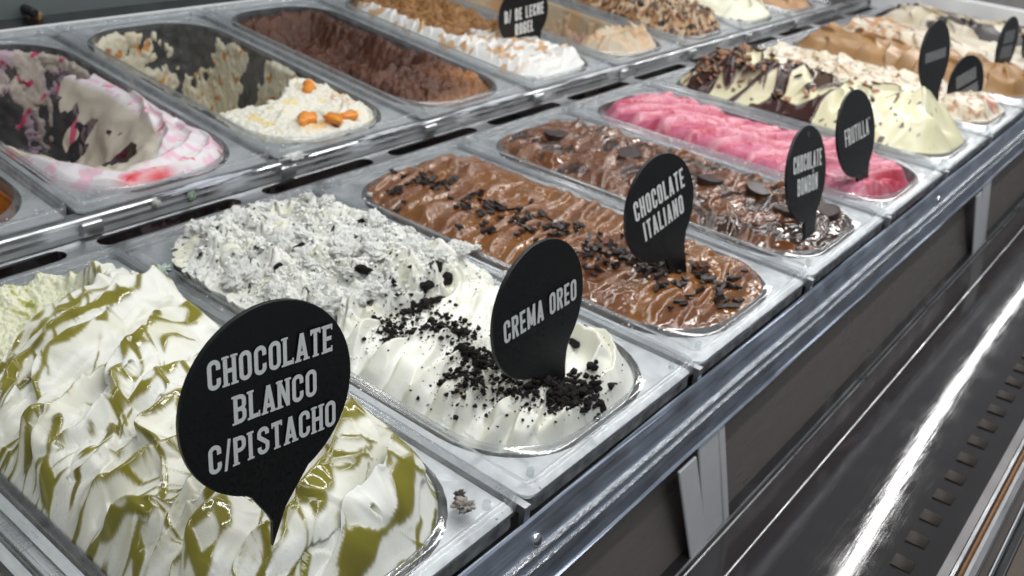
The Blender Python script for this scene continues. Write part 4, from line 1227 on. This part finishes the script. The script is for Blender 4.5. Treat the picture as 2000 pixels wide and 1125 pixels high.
# caramel with toasted meringue
def pmer(U, V, D, C, Z):
    ed = .155 - .9 * (U - .05) * 0
    side = sm((.045 - U + .06 * sm((.20 - V) / .1)) / .02)
    m = np.clip(sm((.145 + .03 * perlin(U * 30, V * 30, 4) - V) / .012) + sm((.040 + .006 * perlin(U * 30, V * 60, 4) - U) / .006) * sm((.31 - V) / .03), 0, 1)
    a = .5 + .5 * np.sin(U * 260 + 6 * perlin(U * 40, V * 40, 3)); b = .5 + .5 * np.sin(V * 260 + 6 * perlin(U * 40, V * 40, 8))
    hq = saw(U, V, 44, .5, .013, ((.008, 30), (.003, 80)))[0]
    mer = -.013 + .014 * sm(D / .022) + .0055 * hq * sm((D - .004) / .024) + .010 * lobe(U, V, .125, .035, .02, .02)
    brown = -.012 + (.010 * billow(U * 35, V * 35, 3, 12) + .006) * sm(D / .015)
    C = np.broadcast_to(np.array([.25, .115, .03]), U.shape + (3,))
    C = mixc(C, np.array([.33, .17, .055]), sm(fbm(U * 60, V * 60, 2, 4) * 2))
    W = mixc(np.broadcast_to(np.array([.76, .75, .72]), U.shape + (3,)), np.array([.55, .29, .08]), sm((fbm(U * 55, V * 55, 2, 14) - .15) / .12) * sm((V - .03) / .03) * .8)
    C = mixc(C, W, m)
    return C, (mer * m + brown * (1 - m))


MER, F_MER = generic('back', 4, 'brown caramel ice cream topped with toasted white meringue swirls', (.3, .15, .05), (.3, .15, .05), 105, res=(200, 420), p2=pmer, rough=.5, bump=.5)


# beige blotches
def cB5(s, t, x, y, m):
    return mixc(np.broadcast_to(np.array([.52, .40, .28]), s.shape + (3,)), np.array([.56, .36, .30]), sm(fbm(s * 30, t * 30, 2, 3) * 2))


def p5b(U, V, D, C, Z):
    cut = sm((V - .07) / .02)
    return C, Z - .07 * cut * sm(D / .01)


B5, F5 = generic('back', 5, 'last beige ice cream at the front of a mostly empty pan', (.50, .42, .30), (.52, .33, .18), 108, level=-.008, lumps=.005, p2=p5b)
wall_residue('back', 5, B5, cB5, 110, -.02, thick=.008, sc_=34, res=(300, 80))


def p6b(U, V, D, C, Z):
    n = fbm(U * 130, V * 130, 2, 7); n2 = fbm(U * 90, V * 90, 2, 17)
    C = mixc(C, np.array([.05, .025, .015]), sm((n - .12) / .1)); C = mixc(C, np.array([.62, .48, .32]), sm((n2 - .2) / .1) * .8)
    C = mixc(C, np.array([.65, .06, .08]), lobe(U, V, .04, .22, .012, .012))
    return C, Z + (.004 * sm((n - .1) / .15) + .003 * sm((n2 - .2) / .1)) * sm(D / .014)


NUT, F_NUT = generic('back', 6, 'ice cream thickly topped with chopped nuts and dark chocolate bits', (.30, .14, .05), (.42, .24, .10), 111, level=0, lumps=.005, res=(200, 420), p2=p6b)
Rn = random.Random(9)
for i in range(120):
    u = Rn.uniform(.02, .145); v = Rn.uniform(.02, .30)
    if sdf(np.array(u), np.array(v)) > -.006: continue
    o = link('nut_sliver' if i % 2 else 'chocolate_sliver', sliver if i % 2 else sliver2, None, NUT)
    o.location = (u, v, hit(F_NUT, u, v) + .002); s = Rn.uniform(.003, .006); o.scale = (s * 1.3, s, s)
    o.rotation_euler = (Rn.uniform(-.8, .8), Rn.uniform(-.8, .8), Rn.uniform(0, 6))
generic('back', 7, 'plain pale cream ice cream in soft waves at the top edge of the photo', (.76, .75, .58), (.80, .79, .66), 112, level=-.002)
generic('back', 8, 'brown ice cream at the far end of the back row', (.4, .22, .1), (.5, .3, .15), 113, level=-.01)

# ================================================================== SIGNS
def arc(cx, cy, rx, ry, a0, a1, n=6):
    return [(cx + rx * math.cos(math.radians(a0 + (a1 - a0) * i / n)), cy + ry * math.sin(math.radians(a0 + (a1 - a0) * i / n))) for i in range(n + 1)]


def glyph(ch, s, w):
    """centre-line strokes of a condensed capital of height 1 and width w"""
    h = s / 2; l, r, b, t = h, w - h, h, 1 - h; m = .5; q = min(.17, (r - l) / 2); cx = (l + r) / 2
    ov = [(l, m)] + [(l, b + q)] + arc(l + q, b + q, q, q, 180, 270) + arc(r - q, b + q, q, q, 270, 360) + arc(r - q, t - q, q, q, 0, 90) + arc(l + q, t - q, q, q, 90, 180)
    C_ = [(r, .64), (r, t - q)] + arc(r - q, t - q, q, q, 0, 90) + arc(l + q, t - q, q, q, 90, 180) + arc(l + q, b + q, q, q, 180, 270) + arc(r - q, b + q, q, q, 270, 360) + [(r, .36)]
    bowl = [(l, t)] + arc(r - q, t - q, q, q, 90, 0) + arc(r - q, .5 + q, q, q, 0, -90) + [(l, .5)]
    lowb = [(l, .5)] + arc(r - q, .5 - q, q, q, 90, 0) + arc(r - q, b + q, q, q, 0, -90) + [(l, b)]
    st = lambda x: [(x, 0), (x, 1)]
    g = {'A': ([[(h * .9, 0), (cx, 1 - h * .3)], [(w - h * .9, 0), (cx, 1 - h * .3)], [(l + .05, .27), (r - .05, .27)]], []),
         'B': ([st(l), bowl, lowb], []), 'C': ([C_], []), 'O': ([ov], ['c']), 'D': ([st(l), [(l, t)] + arc(r - q, t - q, q, q, 90, 0) + arc(r - q, b + q, q, q, 0, -90) + [(l, b)]], []),
         'E': ([st(l), [(l, t), (w, t)], [(l, m), (w * .92, m)], [(l, b), (w, b)]], []),
         'F': ([st(l), [(l, t), (w, t)], [(l, m), (w * .92, m)]], []),
         'G': ([C_[:-1] + [(r, .47), (cx, .47)]], []),
         'H': ([st(l), st(r), [(l, m), (r, m)]], []), 'I': ([st(l if w < .3 else cx)], []),
         'L': ([st(l), [(l, b), (w, b)]], []), 'M': ([st(l), st(r), [(l, 1 - h * .6), (cx, .12)], [(r, 1 - h * .6), (cx, .12)]], []),
         'N': ([st(l), st(r), [(l, 1 - h * .5), (r, h * .5)]], []), 'P': ([st(l), bowl], []), 'R': ([st(l), bowl, [(cx, .5), (r, 0)]], []),
         'S': ([[(r, .70), (r, t - q)] + arc(r - q, t - q, q, q, 0, 90) + arc(l + q, t - q, q, q, 90, 180) + [(l, .66), (r, .38)] + arc(r - q, b + q, q, q, 0, -90) + arc(l + q, b + q, q, q, -90, -180) + [(l, .30)]], []),
         'T': ([st(cx), [(0, t), (w, t)]], []), 'U': ([[(l, 1), (l, b + q)] + arc(l + q, b + q, q, q, 180, 270) + arc(r - q, b + q, q, q, 270, 360) + [(r, 1)]], []),
         '/': ([[(h * .6, -.06), (w - h * .6, 1.04)]], []), "'": ([[(l, .9), (l, 1.0)]], [])}
    return g[ch]


def ribbon(pts, s, closed, V, F, z):
    n = len(pts); b = len(V)
    pts = [p for i, p in enumerate(pts) if i == 0 or math.dist(p, pts[i - 1]) > 1e-4]; n = len(pts)
    for i in range(n):
        p = pts[i]
        a = pts[(i - 1) % n] if (closed or i > 0) else None; c = pts[(i + 1) % n] if (closed or i < n - 1) else None
        d1 = Vector((p[0] - a[0], p[1] - a[1])).normalized() if a else None
        d2 = Vector((c[0] - p[0], c[1] - p[1])).normalized() if c else None
        d1 = d1 or d2; d2 = d2 or d1
        n1 = Vector((-d1.y, d1.x)); n2 = Vector((-d2.y, d2.x)); mt = (n1 + n2)
        mt = mt.normalized() if mt.length > 1e-3 else n1
        k = min(1 / max(mt.dot(n1), .3), 2.0) * s / 2
        V.append((p[0] + mt.x * k, p[1] + mt.y * k, z)); V.append((p[0] - mt.x * k, p[1] - mt.y * k, z))
    for i in range(n if closed else n - 1):
        j = (i + 1) % n
        F.append((b + 2 * i, b + 2 * i + 1, b + 2 * j + 1, b + 2 * j))


def text_mesh(lines, height, cw=.42, s=.125, gap=.09, slab=False, space=.22):
    """lines: (text, centre x, baseline y) in sign units"""
    V = []; F = []
    for txt, cx, y0 in lines:
        ws = []
        for ch in txt:
            wch = {'I': .16 if not slab else .24, '/': .26, 'M': cw * 1.3, ' ': space, 'A': cw * 1.06, 'N': cw * 1.05, 'L': cw * .88, 'E': cw * .85, 'T': cw * .92, 'Ó': cw, "'": .14, 'F': cw * .84}.get(ch, cw)
            ws.append(wch)
        tot = sum(ws) + gap * (len(txt) - 1); x = -tot / 2; z = 0
        for ch, wch in zip(txt, ws):
            if ch != ' ':
                base = 'O' if ch == 'Ó' else ch
                v0 = len(V)
                sts, fl = glyph(base, s, wch)
                for st in sts:
                    z += .0035; ribbon(st, s if base != '/' else s * .7, 'c' in fl, V, F, z)
                if ch == 'Ó': z += .0035; ribbon([(wch * .42, 1.06), (wch * .66, 1.24)], s * .8, False, V, F, z)
                if slab and base in 'HBPINLTAERDM':
                    h = s / 2; t_ = .075; o_ = .055
                    feet = {'H': [(h, 0), (wch - h, 0), (h, 1), (wch - h, 1)], 'N': [(h, 0), (h, 1), (wch - h, 1)], 'I': [(wch / 2 if wch >= .3 else h, 0), (wch / 2 if wch >= .3 else h, 1)],
                            'A': [(h, 0), (wch - h, 0)], 'T': [(wch / 2, 0)], 'P': [(h, 0)], 'R': [(h, 0), (wch - h, 0)], 'M': [(h, 0), (wch - h, 0)]}.get(base, [(h * .8, 0), (h * .8, 1)])
                    for fx, fy in feet:
                        z += .0035; ribbon([(fx - h - o_, fy + (t_ / 2 if fy == 0 else -t_ / 2)), (fx + h + o_, fy + (t_ / 2 if fy == 0 else -t_ / 2))], t_, False, V, F, z)
                    if base in 'TEL':
                        z += .0035; yy = 1 if base == 'T' else 0
                        ribbon([(wch - .03, .98 if base == 'T' else .0), (wch - .03, .80 if base == 'T' else .22)], .06, False, V, F, z)
                        if base == 'T': ribbon([(.03, .98), (.03, .80)], .06, False, V, F, z + .001)
                        if base == 'E': z += .0035; ribbon([(wch - .03, 1.0), (wch - .03, .80)], .06, False, V, F, z)
                for i in range(v0, len(V)): V[i] = (V[i][0] + x, V[i][1], V[i][2])
            x += wch + gap
        # place the line
        nl = 0
        for i in range(len(V)):
            if len(V[i]) == 3 and not isinstance(V[i], tuple): pass
        start = text_mesh.start
        for i in range(start, len(V)):
            V[i] = (V[i][0] * height + cx, V[i][1] * height + y0, V[i][2] * height)
        text_mesh.start = len(V)
    text_mesh.start = 0
    return V, F


text_mesh.start = 0
R0 = .0375


def sign(label, tip, yaw, lean, roll, lines, height, troll=0.0, slab=False, tail='neck', cw=.42, s=.125, hook=False, tx=.009, embed=.010, toff=(0, 0), hole=False, scl=1.0):
    ex = Vector((math.cos(yaw), math.sin(yaw), 0))
    n = Vector((math.sin(yaw) * math.cos(lean), -math.cos(yaw) * math.cos(lean), math.sin(lean)))
    ez = n.cross(ex)
    if ez.z < 0: ez = -ez
    a = math.cos(roll) * ex + math.sin(roll) * ez; b = -math.sin(roll) * ex + math.cos(roll) * ez
    t = bpy.data.objects.new('flavour_sign', None); COL.objects.link(t); t.empty_display_size = .01
    tag(t, label, 'sign', 'round black flavour signs')
    tp = Vector(tip)
    t.matrix_world = Matrix(((a.x, b.x, n.x, tp.x), (a.y, b.y, n.y, tp.y), (a.z, b.z, n.z, tp.z), (0, 0, 0, 1)))
    t.scale = (scl, scl, scl)
    # outline; origin at the tail tip, disc centre at (-tx, .051)
    c = (-tx, .051); out = []
    if tail == 'bubble':
        a0, a1 = -100, -55
        for i in range(61):
            an = math.radians(a1 + (360 + a0 - a1) * i / 60); out.append((c[0] + R0 * math.cos(an), c[1] + R0 * math.sin(an)))
        out += [(c[0] - .0035, c[1] - R0 - .0012), (-.004, .003), (-.0015, -.0005), (0, -.001 - embed), (.004, 0.0052)]
    else:
        a0, a1 = -86, -52
        for i in range(61):
            an = math.radians(a1 + (360 + a0 - a1) * i / 60); out.append((c[0] + R0 * math.cos(an), c[1] + R0 * math.sin(an)))
        out += [(-.0118, .0128), (-.0104, .007), (-.0096, -embed), (.0086, -embed), (.0096, .008), (.0112, .0150)]
    th = .0011; V = [(x, y, 0) for x, y in out] + [(x * 1, y, -th * 2) for x, y in out]; m = len(out)
    F = [tuple(range(m)), tuple(range(2 * m - 1, m - 1, -1))] + [(i, m + i, m + (i + 1) % m, (i + 1) % m) for i in range(m)]
    bd = link('board', mesh('board', V, F), M_BLACK, t)
    md = bd.modifiers.new('bevel', 'BEVEL'); md.width = .00045; md.segments = 2; md.limit_method = 'ANGLE'; md.angle_limit = math.radians(50)
    if lines and len(lines[0]) == 4:
        V, F = [], []
        for _, x, y, wd_ in lines:
            q = len(V); V += [(x - wd_ / 2, y, .0001), (x + wd_ / 2, y, .0001), (x + wd_ / 2, y + height, .0001), (x - wd_ / 2, y + height, .0001)]; F.append((q, q + 1, q + 2, q + 3))
        V = [(c[0] + x, c[1] + y, z) for x, y, z in V]
        link('grey_print', mesh('grey_print', V, F), M_DIM, t)
    elif lines:
        V, F = text_mesh([(tt, x, y) for tt, x, y in lines], height, cw=cw, s=s, slab=slab)
        # turn the print against the roll of the board
        ca, sa = math.cos(troll), math.sin(troll)
        V = [(c[0] + toff[0] + x * ca - y * sa, c[1] + toff[1] + x * sa + y * ca, .0001 + z) for x, y, z in V]
        link('lettering', mesh('lettering', V, F), M_LETTER, t)
    if hole:
        V, F = [], []
        cyl_geo(V, F, .0022, .0022, 0, .0002, 16)
        h_ = link('sticker_dot', mesh('sticker_dot', V, F), solid_mat('grey_dot', (.05, .05, .05), .5), t); h_.location = (c[0], c[1] + .031, .0001)
    return t


sign('large round black sign with three lines of slab capitals, stuck in the pistachio mound', (.054, .037, .037), -.016, .124, -.269,
     [('CHOCOLATE', 0, .0105), ('BLANCO', .001, -.0055), ('C/PISTACHO', 0, -.0215)], .0112, troll=.17, slab=True, tail='bubble', cw=.46, s=.15, toff=(.0005, 0.001))
sign('round black sign with one line of grey capitals standing in the black cookie crumbs', (.243, .040, .008), -.007, .121, .097,
     [('CREMA OREO', 0, -.006)], .0125, troll=-.03, cw=.41, s=.15)
sign('round black sign with two text lines, leaning left in the milk chocolate with flakes', (.428, .069, .005), -.112, .183, .254,
     [('CHOCOLATE', 0, .004), ('ITALIANO', .001, -.014)], .0142, troll=0, cw=.355, s=.14)
sign('round black sign with two lines of grey capitals upright in the dark chocolate with discs', (.573, .030, -.003), -.002, .274, -.122,
     [('CHOCOLATE', 0, .0035), ('BOMBÓN', 0, -.0145)], .0135, troll=.05, cw=.36, s=.14, hole=True)
sign('round black sign with one line of grey capitals in the pink ice cream', (.726, .041, -.006), -.066, .324, .014,
     [("FRUTILLA'", .001, -.006)], .0145, cw=.36, s=.115, troll=.05, scl=1.045)
sign('round black sign with one broad grey line of print in the pale yellow mound', (.976, .061, .025), -.122, .207, .03,
     [('-', 0, -.004, .052)], .0105)
sign('tilted round black sign with two dim grey lines behind the pale yellow mound', (1.145, .050, -.030), -.30, .20, .26,
     [('-', 0, .003, .042), ('-', 0, -.017, .048)], .0155)
sign('narrow looking black sign with two dim lines in the light caramel brown ice cream', (1.32, .062, -.010), -.10, .12, -.02,
     [('-', 0, .003, .040), ('-', 0, -.017, .044)], .0165)
sign('black sign at the far right edge of the photo, in the marbled ice cream', (1.46, .060, -.010), -.10, .05, .05,
     [('-', 0, -.004, .040)], .0165)
sign('round black sign with two lines of white capitals standing in the white meringue', (.815, .497, .005), -.222, -.033, .321,
     [('D/ DE LECHE', 0, -.004), ('ROGEL', 0, -.0225)], .0145, cw=.33, s=.14, troll=-.16)

# ================================================================== SPILLS AND BITS
def blob(name, label, loc, sc3, seed, col, cat='spill', rough=.6, amp=.3, rot=0.0, group=None):
    import bmesh
    bm = bmesh.new(); bmesh.ops.create_icosphere(bm, subdivisions=4, radius=1)
    P = np.array([v.co[:] for v in bm.verts])
    n = 1 + amp * (fbm(P[:, 0] * 2.2 + 7, P[:, 1] * 2.2 + P[:, 2] * 1.7, 4, seed, .65))
    for v, k in zip(bm.verts, n): v.co *= float(k)
    me = bpy.data.meshes.new(name); bm.to_mesh(me); bm.free(); me.polygons.foreach_set('use_smooth', [True] * len(me.polygons))
    o = link(name, me, solid_mat(name + '_matter', col, rough, bump=1.0, scale=700, var=.25))
    o.location = loc; o.scale = sc3; o.rotation_euler = (0, 0, rot)
    tag(o, label, cat, group)
    return o


blob('cream_smear', 'long thin white smear of cream along the middle rail below the pink streaked pan', (.268, .3895, .0058), (.040, .0032, .0022), 3, (.68, .70, .76), amp=.45)
blob('cream_smear', 'clotted white end of the smear near the scraped orange fruit pan', (.350, .3895, .0070), (.011, .0034, .0026), 5, (.76, .78, .76), amp=.8)
blob('green_drip', 'pale mint green drip hanging over the middle rail edge', (.252, .3885, .0005), (.0035, .0022, .0050), 6, (.38, .52, .40), amp=.4)
blob('cream_drip', 'small cream coloured drip on the middle rail left of the green drip', (.2225, .3880, .0015), (.0034, .0022, .0034), 9, (.66, .66, .58), amp=.5)
blob('cream_smear', 'white frosty smear on the rail below the dark chocolate pan', (.600, .3895, .0056), (.055, .0028, .0020), 13, (.72, .74, .78), amp=.5)
blob('cream_smear', 'flaky white smear between the fruit pan and the chocolate pan', (.462, .3898, .0056), (.035, .0026, .0016), 23, (.66, .68, .70), amp=.7)
blob('cream_smear', 'thin white smear on the rail below the meringue pan', (.80, .3895, .0056), (.060, .0026, .0018), 33, (.70, .72, .75), amp=.5)
blob('cream_crumb', 'small white lump of ice cream on the rim beside the milk chocolate', (.3455, .186, .0022), (.0036, .0030, .0024), 11, (.80, .80, .76), 'crumb', .8, .5)
blob('cookie_lump', 'brown and white food scrap on the front corner of the pistachio pan', (.1445, .0185, -.0012), (.0026, .0042, .0026), 12, (.55, .50, .45), 'crumb', .8, .9, .5)
blob('cookie_lump', 'dark curled scrap beside the brown and white one on the front corner', (.1475, .0235, -.0015), (.0026, .0020, .0022), 14, (.09, .07, .065), 'crumb', .6, .8, .2)
blob('cream_crumb', 'tiny pale crumb on the pan edge at the left end of the milk chocolate', (.3585, .308, -.0015), (.0020, .0018, .0018), 15, (.78, .76, .68), 'crumb', .8, .5)
blob('cream_crumb', 'pale mint crumb at the back corner between pistachio and cookie pans', (.170, .298, .0015), (.0050, .0035, .0022), 16, (.62, .74, .66), 'crumb', .8, .9)
blob('nut_crumb', 'light brown nut piece in the black gutter behind the back row', (.342, .782, .042), (.0055, .0045, .0045), 17, (.42, .24, .10), 'crumb', .7, .6)
blob('cream_crumb', 'small yellow crumb at the front corner of the dark chocolate', (.668, .437, .006), (.0030, .0025, .0022), 18, (.66, .62, .30), 'crumb', .8, .8)

# tiny frozen specks scattered over rims and rails
CV_.clear(); CF_.clear()
for i in range(420):
    x = Rr.uniform(-.02, 1.6); row_ = Rr.random()
    if row_ < .45: k_ = round(x / .17); x = k_ * .17 + Rr.gauss(0, .006); y = Rr.uniform(.0, .35); z = .0004
    elif row_ < .75: y = .3965 + abs(Rr.gauss(0, .006)); z = .0133
    else: y = Rr.choice((.006, .345)) + Rr.gauss(0, .004); z = -.003
    s = min(.0003 + abs(Rr.gauss(0, 1)) * .0004, .0014)
    add_bit(x, y, z, s)
o = link('frozen_specks', mesh('frozen_specks', list(CV_), list(CF_)), solid_mat('speck_white', (.75, .75, .72), .7))
tag(o, 'tiny white frozen specks scattered over the pan rims and rails', 'crumbs'); o['kind'] = 'stuff'
